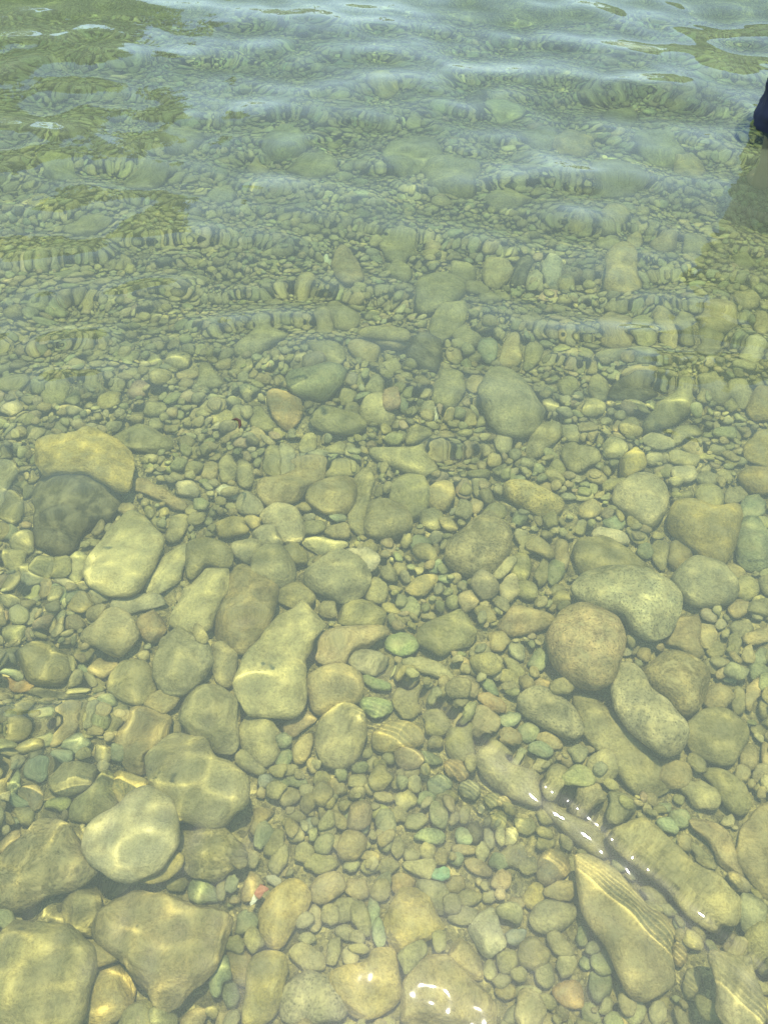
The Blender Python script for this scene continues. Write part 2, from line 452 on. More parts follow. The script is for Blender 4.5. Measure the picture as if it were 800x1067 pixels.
A1 rust2 P 320,680 370,665 450,710 430,800 380,830 330,760 ; k=a | orange tan angular stone below and left of the dark green oval stone | orange tan angular stone
A1 olive P 500,770 560,740 700,760 720,820 600,850 500,820
A1 pale P 710,740 760,690 830,710 830,800 730,790
A1 olive P 240,780 280,740 340,800 320,830 260,820
A1 olive P 580,290 620,275 690,340 670,385 600,385
A1 olive P 510,400 540,310 580,320 580,420 530,425
A1 tan E 465,205,32,42
A1 brown P 580,110 620,60 700,130 710,210 630,220 590,170
A1 white E 550,105,28,20
A1 olive E 700,630,28,22
A1 olive E 650,685,35,25
A1 olive E 675,735,35,30
A1 grey E 770,650,35,40
A1 olive E 190,765,35,30
A1 olive E 225,550,35,35
A1 tan E 310,605,40,22
A1 tan E 130,545,40,25
A1 olive P 700,440 800,430 900,450 890,500 760,490 700,460
A2 olive P 130,270 160,210 240,185 320,200 340,240 290,300 220,340 150,330 ; h=.7 | large dim olive hump-shaped stone in the upper middle, one of a pair | dim olive hump
A2 olive P 205,400 230,340 300,305 340,330 330,400 280,450 220,455 ; h=.7 | dim olive egg-shaped stone just below the dim olive hump |
A2 grey P 400,690 450,600 530,610 620,690 660,760 640,810 540,850 460,820 415,740 ; h=.75 l=.02 | large grey olive dome-shaped boulder in the upper middle, the biggest of its row | grey olive dome-shaped boulder
A2 tan P -60,470 -30,410 40,400 110,440 120,480 60,515 -20,500 ; h=.7 | rounded tan stone left of the dim olive egg-shaped stone |
A2 tan E 470,160,62,48
A2 olive E 55,65,65,55
A2 olive E 60,160,55,42
A2 tan E 235,95,38,25,-25
A2 olive E 330,160,55,38
A2 pale E 710,165,45,55
A2 pale E 640,200,28,28
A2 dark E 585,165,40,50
A2 tan P 480,530 520,450 560,440 580,500 560,550 510,560
A2 olive E 345,445,60,30
A2 olive E 620,380,48,40
A2 olive E 270,665,65,75
A2 tan E 375,650,38,45
A2 pale E 35,575,38,32
A2 white E 215,750,22,20 | tiny round white pebble left of the grey olive dome-shaped boulder |
A2 rose E 35,720,40,50
A2 teal E 90,700,20,45
A2 olive E 440,275,60,28
A2 olive E 500,255,45,28,25
A2 olive E 375,230,60,30,10
A2 tan E 760,415,35,28
A2 tan E 790,510,35,35
A2 olive E 630,510,35,45
A2 olive E 660,660,32,40
A2 olive E 770,650,40,45
A2 olive E 700,740,45,30
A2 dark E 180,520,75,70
A2 teal E 430,490,45,50
A3 gold P 110,210 120,120 160,75 210,80 250,130 255,200 210,240 140,235 ; h=.9 l=.03 | bright golden dome-shaped stone standing out at upper right | golden dome
A3 pale E 270,510,65,40,15
A3 olive E 145,520,55,28
A3 tan E 160,400,65,75
A3 olive E 280,400,45,60
A3 tan E 375,390,35,70,-20
A3 tan E 580,370,75,60
A3 olive E 460,380,50,55
A3 tan E 710,290,65,35
A3 pale E 740,510,45,45
A3 tan E 770,390,35,50
A3 ochre E 710,355,18,20
A3 olive P 270,790 330,730 440,640 480,680 470,740 380,800 290,830 ; h=.8 l=.01 | long olive stone slanting upwards below a dark hollow at upper right | slanting olive stone
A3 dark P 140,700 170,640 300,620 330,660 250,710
A3 tan P 200,600 260,560 330,590 300,620
A3 tan E 380,50,50,45
A3 tan E 240,40,45,45
A3 olive E 120,40,45,35
A3 olive E 490,60,50,40
A3 olive E 690,120,60,35,20
A3 rose E 640,150,28,25
A3 olive E 410,170,28,35
A3 olive E 580,660,70,40,30
A3 pale E 680,680,55,35,40
A3 gold E 770,720,60,60
A3 olive E 100,660,40,60
A3 olive E 75,740,45,40
A3 olive E 40,510,40,30
A3 olive E 550,470,60,50
Z0 dark E 495,105,17,12 | dark brown stone far out near the top, beside a pale one | dark brown far stone
Z0 pale E 523,113,13,9 | pale stone touching the dark brown far stone |
Z0 tan E 597,152,26,13
Z0 olive E 560,145,22,13
Z0 olive E 650,115,22,16
Z0 olive E 430,165,30,18
Z0 olive E 470,185,28,14
Z0 ochre E 400,88,14,11
Z0 olive E 300,145,24,13
Z0 olive E 190,145,20,14
Z0 olive E 150,185,24,12
Z0 olive E 330,175,26,13
Z0 tan E 270,172,13,11
Z0 ochre E 42,208,11,6
Z0 olive E 60,175,20,10
Z0 olive E 690,155,26,13
Z0 tan E 720,175,18,12
Z0 olive E 640,190,26,14
Z0 olive E 530,205,22,10
Z0 tan E 640,225,14,9
Z0 olive E 230,205,18,10
Z0 olive E 90,235,20,9
"""
import bpy, math, random, time
import numpy as np
from mathutils import Vector, Matrix
T0 = time.time()
rng = np.random.default_rng(7)
random.seed(7)
scene = bpy.context.scene
COL = scene.collection
R = math.radians

# ------------------------------------------------------------------ camera
PW, PH = 800.0, 1067.0
CAM_H, PITCH, VFOV = 1.40, R(50.0), R(62.0)
FOC = (PH/2)/math.tan(VFOV/2)
cam_d = bpy.data.cameras.new('camera')
cam = bpy.data.objects.new('camera', cam_d)
COL.objects.link(cam)
cam.location = (0, 0, CAM_H)
cam.rotation_euler = (math.pi/2-PITCH, 0, 0)
cam_d.sensor_fit = 'VERTICAL'
cam_d.angle = VFOV
cam_d.clip_start, cam_d.clip_end = 0.02, 3000
scene.camera = cam
FWD = np.array([0, math.cos(PITCH), -math.sin(PITCH)])
UP = np.array([0, math.sin(PITCH), math.cos(PITCH)])
EYE = np.array([0, 0, CAM_H])
IOR = 1.333

def sstep(a, b, x):
    t = np.clip((np.asarray(x, float)-a)/(b-a), 0, 1)
    return t*t*(3-2*t)

# ------------------------------------------------------------------ noise
def hash3(i, j, k, seed):
    h = (i*374761393 + j*668265263 + k*2147483647 + seed*1274126177) & 0xffffffff
    h = ((h ^ (h >> 13))*1274126177) & 0xffffffff
    h = (h ^ (h >> 16)) & 0xffffffff
    return h/2147483647.5-1.0
def vnoise(p, seed=0):
    p = np.asarray(p, float)
    i0 = np.floor(p).astype(np.int64)
    f = p-i0
    u = f*f*f*(f*(f*6-15)+10)
    r = 0
    for dx in (0, 1):
        wx = u[..., 0] if dx else 1-u[..., 0]
        for dy in (0, 1):
            wy = u[..., 1] if dy else 1-u[..., 1]
            for dz in (0, 1):
                wz = u[..., 2] if dz else 1-u[..., 2]
                r = r+wx*wy*wz*hash3(i0[..., 0]+dx, i0[..., 1]+dy, i0[..., 2]+dz, seed)
    return r
def fbm(p, seed=0, octv=3, gain=.5):
    a, r, p = 1.0, 0, np.asarray(p, float)
    for o in range(octv):
        r = r+a*vnoise(p*(2.03**o)+17.3*o, seed+o)
        a *= gain
    return r
def fbm2(x, y, seed=0, octv=3):
    x = np.asarray(x, float)
    return fbm(np.stack([x, np.asarray(y, float)+0*x, 0*x+.37], -1), seed, octv)

# ------------------------------------------------------------------ lake bed height and un-projection through the flat water
def bed_z(x, y):
    return -(0.30+0.045*np.clip(y, -1, 9)+.085*np.clip(np.asarray(y, float)-1.7, 0, 5)**1.3)+0.022*fbm2(np.asarray(x, float)*1.3, np.asarray(y, float)*1.3, 3, 2)
def ray(px, py):
    d = FWD+np.array([1, 0, 0])*((px-PW/2)/FOC)+UP*((PH/2-py)/FOC)
    return d/np.linalg.norm(d)
def surf_pt(px, py):
    d = ray(px, py)
    return EYE+d*(-CAM_H/d[2])
def bed_pt(px, py, lift=0.0):
    d = ray(px, py)
    s = EYE+d*(-CAM_H/d[2])
    eta = 1/IOR
    c = -d[2]
    t = eta*d+(eta*c-math.sqrt(1-eta*eta*(1-c*c)))*np.array([0, 0, 1.0])
    z = -.35
    for _ in range(6):
        q = s+t*((z-s[2])/t[2])
        z = float(bed_z(q[0], q[1]))+lift
    return s+t*((z-s[2])/t[2])

# ------------------------------------------------------------------ helpers
def new_mesh(name, V, F, mat, smooth=True, cols=None, parent=None, sharp=None):
    me = bpy.data.meshes.new(name)
    V = np.ascontiguousarray(V, np.float32)
    if isinstance(F, np.ndarray):
        n, k = F.shape
        me.vertices.add(len(V)); me.vertices.foreach_set('co', V.ravel())
        me.loops.add(n*k); me.loops.foreach_set('vertex_index', np.ascontiguousarray(F, np.int32).ravel())
        me.polygons.add(n)
        me.polygons.foreach_set('loop_start', np.arange(0, n*k, k, dtype=np.int32))
        me.update(calc_edges=True)
    else:
        me.from_pydata([tuple(map(float, v)) for v in V], [], F)
        me.update()
    me.polygons.foreach_set('use_smooth', [smooth]*len(me.polygons))
    if cols is not None:
        a = me.attributes.new('tone', 'FLOAT_COLOR', 'POINT')
        c = np.ones((len(V), 4), np.float32); c[:, :3] = cols
        a.data.foreach_set('color', c.ravel())
    if mat is not None:
        me.materials.append(mat)
    o = bpy.data.objects.new(name, me)
    COL.objects.link(o)
    if parent is not None:
        o.parent = parent
    return o
def tag(o, label=None, cat=None, group=None, kind=None):
    if label: o['label'] = label
    if cat: o['category'] = cat
    if group: o['group'] = group
    if kind: o['kind'] = kind
    return o
def ico(sub):
    import bmesh
    bm = bmesh.new()
    bmesh.ops.create_icosphere(bm, subdivisions=sub, radius=1)
    bm.verts.ensure_lookup_table()
    V = np.array([v.co[:] for v in bm.verts]); F = np.array([[v.index for v in f.verts] for f in bm.faces])
    bm.free()
    return V, F
ICO = {k: ico(k) for k in (2, 3, 4, 5, 6)}

def nodes(name):
    m = bpy.data.materials.new(name)
    m.use_nodes = True
    nt = m.node_tree
    nt.nodes.clear()
    out = nt.nodes.new('ShaderNodeOutputMaterial')
    return m, nt, out
def N(nt, t, **kw):
    n = nt.nodes.new(t)
    for k, v in kw.items():
        if k.startswith('i_'):
            n.inputs[k[2:].replace('_', ' ')].default_value = v
        else:
            setattr(n, k, v)
    return n
def ramp(nt, fac, stops):
    r = nt.nodes.new('ShaderNodeValToRGB')
    e = r.color_ramp.elements
    while len(e) < len(stops): e.new(.5)
    for i, (p, c) in enumerate(stops):
        e[i].position = p
        e[i].color = (*c, 1) if len(c) == 3 else c
    nt.links.new(fac, r.inputs[0])
    return r.outputs[0]
def mixc(nt, a, b, fac, mode='MIX'):
    m = nt.nodes.new('ShaderNodeMix'); m.data_type = 'RGBA'; m.blend_type = mode
    for sock, v in ((m.inputs[0], fac), (m.inputs[6], a), (m.inputs[7], b)):
        if hasattr(v, 'links') or hasattr(v, 'is_linked'):
            nt.links.new(v, sock)
        elif isinstance(v, (int, float)):
            sock.default_value = v
        else:
            sock.default_value = (*v, 1)
    return m.outputs[2]

# ------------------------------------------------------------------ stone material (albedo carried by each stone's own tone, plus mineral mottling)
def stone_material(name, kind):
    m, nt, out = nodes(name)
    L = nt.links.new
    at = N(nt, 'ShaderNodeAttribute', attribute_name='tone')
    geo = N(nt, 'ShaderNodeNewGeometry')
    pos = geo.outputs['Position']
    n1 = N(nt, 'ShaderNodeTexNoise', i_Scale=22.0, i_Detail=5.0, i_Roughness=.62); L(pos, n1.inputs['Vector'])
    n2 = N(nt, 'ShaderNodeTexNoise', i_Scale=140.0, i_Detail=4.0, i_Roughness=.6); L(pos, n2.inputs['Vector'])
    n3 = N(nt, 'ShaderNodeTexNoise', i_Scale=6.0, i_Detail=3.0, i_Roughness=.5); L(pos, n3.inputs['Vector'])
    c = mixc(nt, at.outputs['Color'], ramp(nt, n1.outputs[0], [(.30, (.50, .49, .46)), (.5, (.98, .98, .98)), (.70, (1.45, 1.42, 1.30))]), .85, 'MULTIPLY')
    c = mixc(nt, c, ramp(nt, n2.outputs[0], [(.32, (.58, .58, .56)), (.5, (1, 1, 1)), (.68, (1.4, 1.38, 1.3))]), {'s': .95, 'f': .35}.get(kind, .6), 'MULTIPLY')
    n6 = N(nt, 'ShaderNodeTexNoise', i_Scale=430.0, i_Detail=3.0, i_Roughness=.65); L(pos, n6.inputs['Vector'])
    c = mixc(nt, c, ramp(nt, n6.outputs[0], [(.30, (.50, .49, .46)), (.48, (1, 1, 1)), (.70, (1.35, 1.33, 1.25))]), .55, 'MULTIPLY')
    # hairline cracks and seams here and there
    vc = N(nt, 'ShaderNodeTexVoronoi', i_Scale=16.0, feature='DISTANCE_TO_EDGE')
    wn = N(nt, 'ShaderNodeTexNoise', i_Scale=14.0, i_Detail=4.0); L(pos, wn.inputs['Vector'])
    wa = N(nt, 'ShaderNodeVectorMath', operation='MULTIPLY_ADD'); L(wn.outputs['Color'], wa.inputs[0]); wa.inputs[1].default_value = (.2, .2, .2); L(pos, wa.inputs[2]); L(wa.outputs[0], vc.inputs['Vector'])
    cm = N(nt, 'ShaderNodeMath', operation='MULTIPLY'); L(ramp(nt, vc.outputs[0], [(.004, (.55, .55, .55)), (.016, (0, 0, 0))]), cm.inputs[0]); L(ramp(nt, n3.outputs[0], [(.50, (0, 0, 0)), (.60, (1, 1, 1))]), cm.inputs[1])
    c = mixc(nt, c, (.09, .08, .045), cm.outputs[0])
    # film of algae in broad patches
    c = mixc(nt, c, (.105, .10, .035), ramp(nt, n3.outputs[0], [(.46, (0, 0, 0)), (.66, (.55, .55, .55))]), 'MIX')
    if kind == 's':
        vo = N(nt, 'ShaderNodeTexVoronoi', i_Scale=150.0); L(pos, vo.inputs['Vector'])
        c = mixc(nt, c, (.07, .07, .035), ramp(nt, vo.outputs['Distance'], [(.16, (.7, .7, .7)), (.32, (0, 0, 0))]))
        n4 = N(nt, 'ShaderNodeTexNoise', i_Scale=60.0, i_Detail=3.0); L(pos, n4.inputs['Vector'])
        c = mixc(nt, c, (.50, .44, .26), ramp(nt, n4.outputs[0], [(.56, (0, 0, 0)), (.66, (.5, .5, .5))]))
    if kind == 'b':
        tc = N(nt, 'ShaderNodeTexCoord')
        mp = N(nt, 'ShaderNodeMapping'); L(tc.outputs['Generated'], mp.inputs[0]); mp.inputs['Rotation'].default_value = (.1, .2, .6)
        wv = N(nt, 'ShaderNodeTexWave', i_Scale=2.2, i_Distortion=9.0, i_Detail=4.0); L(mp.outputs[0], wv.inputs['Vector'])
        c = mixc(nt, c, ramp(nt, wv.outputs[0], [(.1, (.78, .76, .70)), (.6, (1.1, 1.08, 1.04))]), .5, 'MULTIPLY')
    # fine silt lying on faces that look up
    sx = N(nt, 'ShaderNodeSeparateXYZ'); L(geo.outputs['Normal'], sx.inputs[0])
    n5 = N(nt, 'ShaderNodeTexNoise', i_Scale=35.0, i_Detail=4.0); L(pos, n5.inputs['Vector'])
    ml = N(nt, 'ShaderNodeMath', operation='MULTIPLY'); L(ramp(nt, sx.outputs[2], [(.45, (0, 0, 0)), (.95, (1, 1, 1))]), ml.inputs[0]); L(ramp(nt, n5.outputs[0], [(.42, (0, 0, 0)), (.70, (.55, .55, .55))]), ml.inputs[1])
    c = mixc(nt, c, (.36, .33, .20), ml.outputs[0])
    b = N(nt, 'ShaderNodeBsdfPrincipled', i_Roughness=.75)
    b.inputs['Specular IOR Level'].default_value = .1
    L(c, b.inputs['Base Color'])
    ad = N(nt, 'ShaderNodeMath', operation='ADD'); L(n1.outputs[0], ad.inputs[0]); L(n2.outputs[0], ad.inputs[1])
    bp = N(nt, 'ShaderNodeBump', i_Strength=.65, i_Distance=.006); L(ad.outputs[0], bp.inputs['Height']); L(bp.outputs[0], b.inputs['Normal'])
    L(b.outputs[0], out.inputs[0])
    return m
MAT = {k: stone_material('stone_' + n, k) for k, n in (('n', 'plain'), ('s', 'speckled'), ('b', 'banded'), ('a', 'veined'), ('f', 'fine'))}
PAL = dict(olive=(.255, .235, .115), olive2=(.24, .205, .105), tan=(.36, .285, .14), tan2=(.40, .33, .18), pale=(.44, .40, .245), pale2=(.44, .42, .29),
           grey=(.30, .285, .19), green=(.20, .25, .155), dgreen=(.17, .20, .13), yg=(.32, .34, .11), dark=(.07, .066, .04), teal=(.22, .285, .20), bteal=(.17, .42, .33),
           bgreen=(.28, .37, .18), blue=(.24, .29, .29), white=(.72, .70, .60), white2=(.53, .50, .37), rust=(.42, .235, .085), rust2=(.42, .28, .125),
           ochre=(.40, .32, .115), gold=(.45, .345, .13), brown=(.24, .185, .09), brown2=(.32, .26, .145), rose=(.36, .25, .175))

# ------------------------------------------------------------------ the stones one can point at: outlines on the bed
TILE = {a+str(i): (200*i, oy, .25) for a, oy in (('A', 240), ('B', 440), ('C', 640), ('D', 840)) for i in range(4)}
TILE['Z0'] = (0, 0, 1.0)
SPEC = []
for line in STONES.strip().splitlines():
    parts = [p.strip() for p in line.split('|')]
    label = parts[1] if len(parts) > 1 else ''
    ref = parts[2] if len(parts) > 2 else ''
    head, _, opt = parts[0].partition(';')
    o = dict(kv.split('=') for kv in opt.split())
    t = head.split()
    ox, oy, sc = TILE[t[0]]
    if t[2] == 'P':
        pts = np.array([[float(v) for v in q.split(',')] for q in t[3:]])
    else:
        e = [float(v) for v in t[3].split(',')]
        cx, cy, a, b = e[:4]
        ro = R(e[4]) if len(e) > 4 else R(rng.uniform(-12, 12))
        th = np.linspace(0, 2*math.pi, 14, endpoint=False)
        ww = 1+.09*rng.standard_normal(14)
        u, v = a*np.cos(th)*ww, b*np.sin(th)*ww
        pts = np.stack([cx+u*math.cos(ro)-v*math.sin(ro), cy+u*math.sin(ro)+v*math.cos(ro)], 1)
    P = np.stack([ox+pts[:, 0]*sc, oy+pts[:, 1]*sc], 1)
    x, y = P[:, 0], P[:, 1]
    area = .5*abs(np.dot(x, np.roll(y, -1))-np.dot(y, np.roll(x, -1)))
    xc, yc = np.clip(x, 0, PW), np.clip(y, 0, PH)
    vis = .5*abs(np.dot(xc, np.roll(yc, -1))-np.dot(yc, np.roll(xc, -1)))
    SPEC.append(dict(P=P, c=P.mean(0), area=area, vis=vis, tone=t[1], label=label, ref=ref, h=float(o.get('h', .62)), l=float(o.get('l', 0)),
                     k=o.get('k', 'n'), ell=t[2] == 'E'))

def stone_shape(outline, hz, kind, seed, sub):
    """A rounded stone whose plan follows OUTLINE (points round its centre); half height hz."""
    lr = np.random.default_rng(seed)
    V, F = ICO[sub]
    ang = np.arctan2(outline[:, 1], outline[:, 0]); rad = np.hypot(outline[:, 0], outline[:, 1])
    # resample the closed outline evenly, then take its radius by angle
    n = len(outline)
    seg = []
    for i in range(n):
        p0, p1, p2, p3 = (outline[(i+k) % n] for k in (-1, 0, 1, 2))
        for t in np.linspace(0, 1, 10, endpoint=False):
            cr = .5*((2*p1)+(-p0+p2)*t+(2*p0-5*p1+4*p2-p3)*t*t+(-p0+3*p1-3*p2+p3)*t**3)
            seg.append(cr)
    seg = np.array(seg)
    a = np.arctan2(seg[:, 1], seg[:, 0]); r = np.hypot(seg[:, 0], seg[:, 1])
    bins = 96
    tab = np.zeros(bins)
    idx = ((a+math.pi)/(2*math.pi)*bins).astype(int) % bins
    np.maximum.at(tab, idx, r)
    for i in range(bins):
        if tab[i] == 0:
            j = 1
            while tab[(i-j) % bins] == 0 or j > bins: j += 1
            tab[i] = tab[(i-j) % bins]
    sm = np.array([.25, .5, .25])
    for _ in range(3):
        tab = sm[0]*np.roll(tab, 1)+sm[1]*tab+sm[2]*np.roll(tab, -1)
    th = np.arctan2(V[:, 1], V[:, 0])
    f = (th+math.pi)/(2*math.pi)*bins-.5
    i0 = np.floor(f).astype(int)
    rr = tab[i0 % bins]*(1-(f-i0))+tab[(i0+1) % bins]*(f-i0)
    c = np.hypot(V[:, 0], V[:, 1])
    pw = .78 if kind != 'f' else .62
    rho = c**pw
    P = np.stack([np.cos(th)*rr*rho, np.sin(th)*rr*rho, np.sign(V[:, 2])*np.abs(V[:, 2])**.92*hz], 1)
    size = float(np.mean(tab))
    # lop sidedness, dents and flats
    tilt = lr.uniform(-.22, .22, 2)
    P[:, 2] += (P[:, 0]*tilt[0]+P[:, 1]*tilt[1])*min(1, hz/size)
    q = P/size
    amp = {'f': .035, 'a': .085, 's': .06}.get(kind, .065)
    d = fbm(q*1.1+lr.uniform(-50, 50, 3), seed, 2)*amp*1.5+fbm(q*3.4+9.1, seed+5, 3)*amp*.4
    P = P+V*(d*size*np.array([.55, .55, 1.0])[None, :].T.T if False else (d*size)[:, None]*np.array([.5, .5, .9]))
    ncut = {'a': 9, 'n': 4, 's': 3, 'b': 3, 'f': 1}[kind]
    for _ in range(ncut):
        n_ = lr.standard_normal(3); n_[2] = abs(n_[2])*1.2+.25; n_ /= np.linalg.norm(n_)
        sup = (P@n_).max()
        lim = sup*lr.uniform(.72 if kind == 'a' else .82, .95)
        over = np.maximum(0, P@n_-lim)
        P = P-over[:, None]*n_*(.93 if kind == 'a' else .75)
    if kind == 'a':
        P = P+V*((np.abs(fbm(q*4.5+3.3, seed+9, 3))-.25)*.035*size)[:, None]
    return P, F, size

# height field of the bed: things dropped on it come to rest on what is there
CELL = .006
X0, X1, Y0, Y1 = -3.3, 3.3, -.6, 6.2
NX, NY = int((X1-X0)/CELL), int((Y1-Y0)/CELL)
gx, gy = np.meshgrid(X0+(np.arange(NX)+.5)*CELL, Y0+(np.arange(NY)+.5)*CELL, indexing='ij')
BED = bed_z(gx, gy).astype(np.float32)
H = BED.copy()
BIG = np.zeros_like(H, bool)
def stamp(P, big=False):
    i = ((P[:, 0]-X0)/CELL).astype(int); j = ((P[:, 1]-Y0)/CELL).astype(int)
    ok = (i >= 1) & (i < NX-1) & (j >= 1) & (j < NY-1)
    i, j, z = i[ok], j[ok], P[ok, 2]
    for di in (0, 1):
        for dj in (0, 1):
            np.maximum.at(H, (i+di, j+dj), z)
            if big: BIG[i+di, j+dj] = True

built = []
order = sorted(range(len(SPEC)), key=lambda i: -SPEC[i]['vis'])
for s in SPEC:
    lift0 = s['l']+.015
    W = np.array([bed_pt(px, py, lift0)[:2] for px, py in s['P']])
    if not len(W): continue
    c = W.mean(0)
    O = (W-c)
    O = O*(1.04 if s['ell'] else 1.06)
    ev = np.linalg.eigvalsh(np.cov(O.T))
    minor = math.sqrt(max(ev[0], 1e-8))*1.42
    hz = minor*s['h']*(.95 if s['ell'] else .85)
    hz = max(.007, min(hz, .085))
    s.update(c3=c, O=O, hz=hz, minor=minor)
# big first, then the small ones settle between them
for rank, i in enumerate(order):
    s = SPEC[i]
    sub = 5 if s['vis'] > 2500 else (4 if s['vis'] > 450 else 3)
    P, F, size = stone_shape(s['O'], s['hz'], s['k'], 1000+i, sub)
    x, y = s['c3']
    zb = float(bed_z(x, y))
    if s['vis'] > 900 or s['l'] > 0:
        z = zb+s['l']+s['hz']*.45
    else:
        ii = np.clip(((x+P[::7, 0]-X0)/CELL).astype(int), 0, NX-1); jj = np.clip(((y+P[::7, 1]-Y0)/CELL).astype(int), 0, NY-1)
        hl = H[ii, jj]
        z = min(float(np.percentile(hl, 40)), zb+.05)+s['hz']*.5
    P = P+np.array([x, y, z])
    if not ((np.abs(P[:, 0]) < 3.2).all() and P[:, 1].max() < 6.1): continue
    P[:, 2] = np.minimum(P[:, 2], -.012)
    stamp(P, s['vis'] > 260)
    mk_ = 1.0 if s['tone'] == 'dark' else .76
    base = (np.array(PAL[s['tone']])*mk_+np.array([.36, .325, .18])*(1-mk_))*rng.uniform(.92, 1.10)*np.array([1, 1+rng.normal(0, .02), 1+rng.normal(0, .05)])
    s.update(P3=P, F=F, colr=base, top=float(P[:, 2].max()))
    built.append(s)
print('stones shaped', len(built), round(time.time()-T0, 1))

# ------------------------------------------------------------------ loose pebbles between them
LIB = []
for k in range(36):
    lr = np.random.default_rng(400+k)
    n = 10
    th = np.linspace(0, 2*math.pi, n, endpoint=False)
    w = 1+lr.normal(0, .10, n)
    asp = lr.uniform(.58, .92)
    O = np.stack([np.cos(th)*w, np.sin(th)*w*asp], 1)
    P3, F3, _ = stone_shape(O, asp*lr.uniform(.5, .8), lr.choice(['n', 'n', 'a', 'b']), 400+k, 3)
    P2, F2, _ = stone_shape(O, asp*lr.uniform(.5, .8), 'n', 400+k, 2)
    LIB.append((P3, F3, P2, F2))
PEBN = 36000
ptone = np.array([PAL[k] for k in ('olive', 'olive', 'olive2', 'tan', 'tan', 'pale', 'grey', 'green', 'green', 'teal', 'dgreen', 'brown', 'rose', 'ochre', 'dark', 'tan2')])
pv, pf2, pc, off = [], [], [], 0
cand_y = (rng.random(400000)**.85)*5.2-.45
cand_x = rng.uniform(-1, 1, 400000)*(1.0+.48*np.maximum(cand_y, 0))
okc = (np.abs(cand_x) < 3.15) & (cand_y < 6.0)
cand_x, cand_y = cand_x[okc], cand_y[okc]
ci = ((cand_x-X0)/CELL).astype(int); cj = ((cand_y-Y0)/CELL).astype(int)
ptr, npeb = 0, 0
def patch(i, j, w):
    return H[max(i-w, 0):i+w+1, max(j-w, 0):j+w+1]
while npeb < PEBN and ptr < len(cand_x)-10:
    K = 7
    sl = slice(ptr, ptr+K); ptr += K
    hh = H[ci[sl], cj[sl]]-BED[ci[sl], cj[sl]]
    b = int(np.argmin(hh))
    if hh[b] > .040: continue
    x, y, i, j = cand_x[sl][b], cand_y[sl][b], ci[sl][b], cj[sl][b]
    fill = npeb > PEBN*.72
    a = float(np.clip(np.exp(rng.normal(math.log(.0180), .38)), .0085, .044))
    if fill: a = min(a*.75, .02)
    a *= 1-.20*float(sstep(.6, 1.5, y))
    w = max(1, int(a*.8/CELL))
    pt = patch(i, j, w)
    bedh = BED[i, j]
    if BIG[max(i-w, 0):i+w+1, max(j-w, 0):j+w+1].mean() > .30: continue
    if pt.max()-bedh > .075 and pt.max()-pt.min() > .05:
        continue
    lib = LIB[rng.integers(len(LIB))]
    far = y > 1.7
    V, F = (lib[2], lib[3]) if far else (lib[0], lib[1])
    if not far and a < .013: V, F = lib[2], lib[3]
    flip = rng.choice([-1, 1])
    V = V*np.array([a, a*flip, a])
    F_ = F[:, ::-1] if flip < 0 else F
    an = rng.uniform(0, 2*math.pi)
    cs, sn = math.cos(an), math.sin(an)
    gxs = float(np.clip((pt[-1].mean()-pt[0].mean())/(2*w*CELL+1e-6), -.7, .7))*.8+rng.normal(0, .10)
    gys = float(np.clip((pt[:, -1].mean()-pt[:, 0].mean())/(2*w*CELL+1e-6), -.7, .7))*.8+rng.normal(0, .10)
    X = V[:, 0]*cs-V[:, 1]*sn; Y = V[:, 0]*sn+V[:, 1]*cs
    # tilt to the local slope
    nrm = np.array([-gxs, -gys, 1.0]); nrm /= np.linalg.norm(nrm)
    tx = np.array([1, 0, gxs]); tx /= np.linalg.norm(tx)
    ty = np.cross(nrm, tx)
    Q = X[:, None]*tx+Y[:, None]*ty+V[:, 2:3]*nrm
    hz = -Q[:, 2].min()
    z = float(np.percentile(pt, 55))+hz*.55
    Q = Q+np.array([x, y, z])
    stamp(Q[Q[:, 2] > z-hz*.4])
    pv.append(Q); pf2.append(F_+off); off += len(Q)
    tn = (ptone[rng.integers(len(ptone))]*.40+np.array([.315, .285, .155])*.60)*rng.uniform(.82, 1.24)*np.array([1, 1+rng.normal(0, .03), 1+rng.normal(0, .08)])
    pc.append(np.repeat(tn[None], len(Q), 0))
    npeb += 1
print('pebbles', npeb, 'faces', sum(len(f) for f in pf2), round(time.time()-T0, 1))

# ------------------------------------------------------------------ labels that single each stone out
built.sort(key=lambda s: -s['vis'])
MAXN = 296
singles = [s for s in built if s['label']]
rest = [s for s in built if not s['label'] and s['vis'] > 20]
singles += rest[:MAXN-len(singles)]
others = [s for s in built if not any(s is q for q in singles)]
LAND = [s for s in singles if s['ref']]
TONEW = dict(olive='olive', olive2='brownish olive', tan='tan', tan2='light tan', pale='pale', pale2='whitish', grey='grey olive', green='greenish', dgreen='dark green', yg='yellow green',
             dark='dark', teal='blue green', bteal='turquoise', bgreen='bright green', blue='bluish grey', white='white', white2='whitish', rust='rusty', rust2='orange tan', ochre='yellowish', gold='golden',
             brown='brown', brown2='brown', rose='pinkish')
DIRS = ['right of', 'below and right of', 'below', 'below and left of', 'left of', 'above and left of', 'above', 'above and right of']
RANK = ['nearest', 'second', 'third', 'fourth', 'fifth', 'sixth', 'seventh', 'eighth', 'ninth', 'tenth']
todo = [s for s in singles if not s['label']]
slots = {}
for s in sorted(todo, key=lambda s: min(np.hypot(*(s['c']-l['c'])) for l in LAND)):
    l = min(LAND, key=lambda l: np.hypot(*(s['c']-l['c'])))
    d = s['c']-l['c']
    k = int(round(math.atan2(d[1], d[0])/(math.pi/4))) % 8
    slots.setdefault((id(l), k), []).append((np.hypot(*d), s, l))
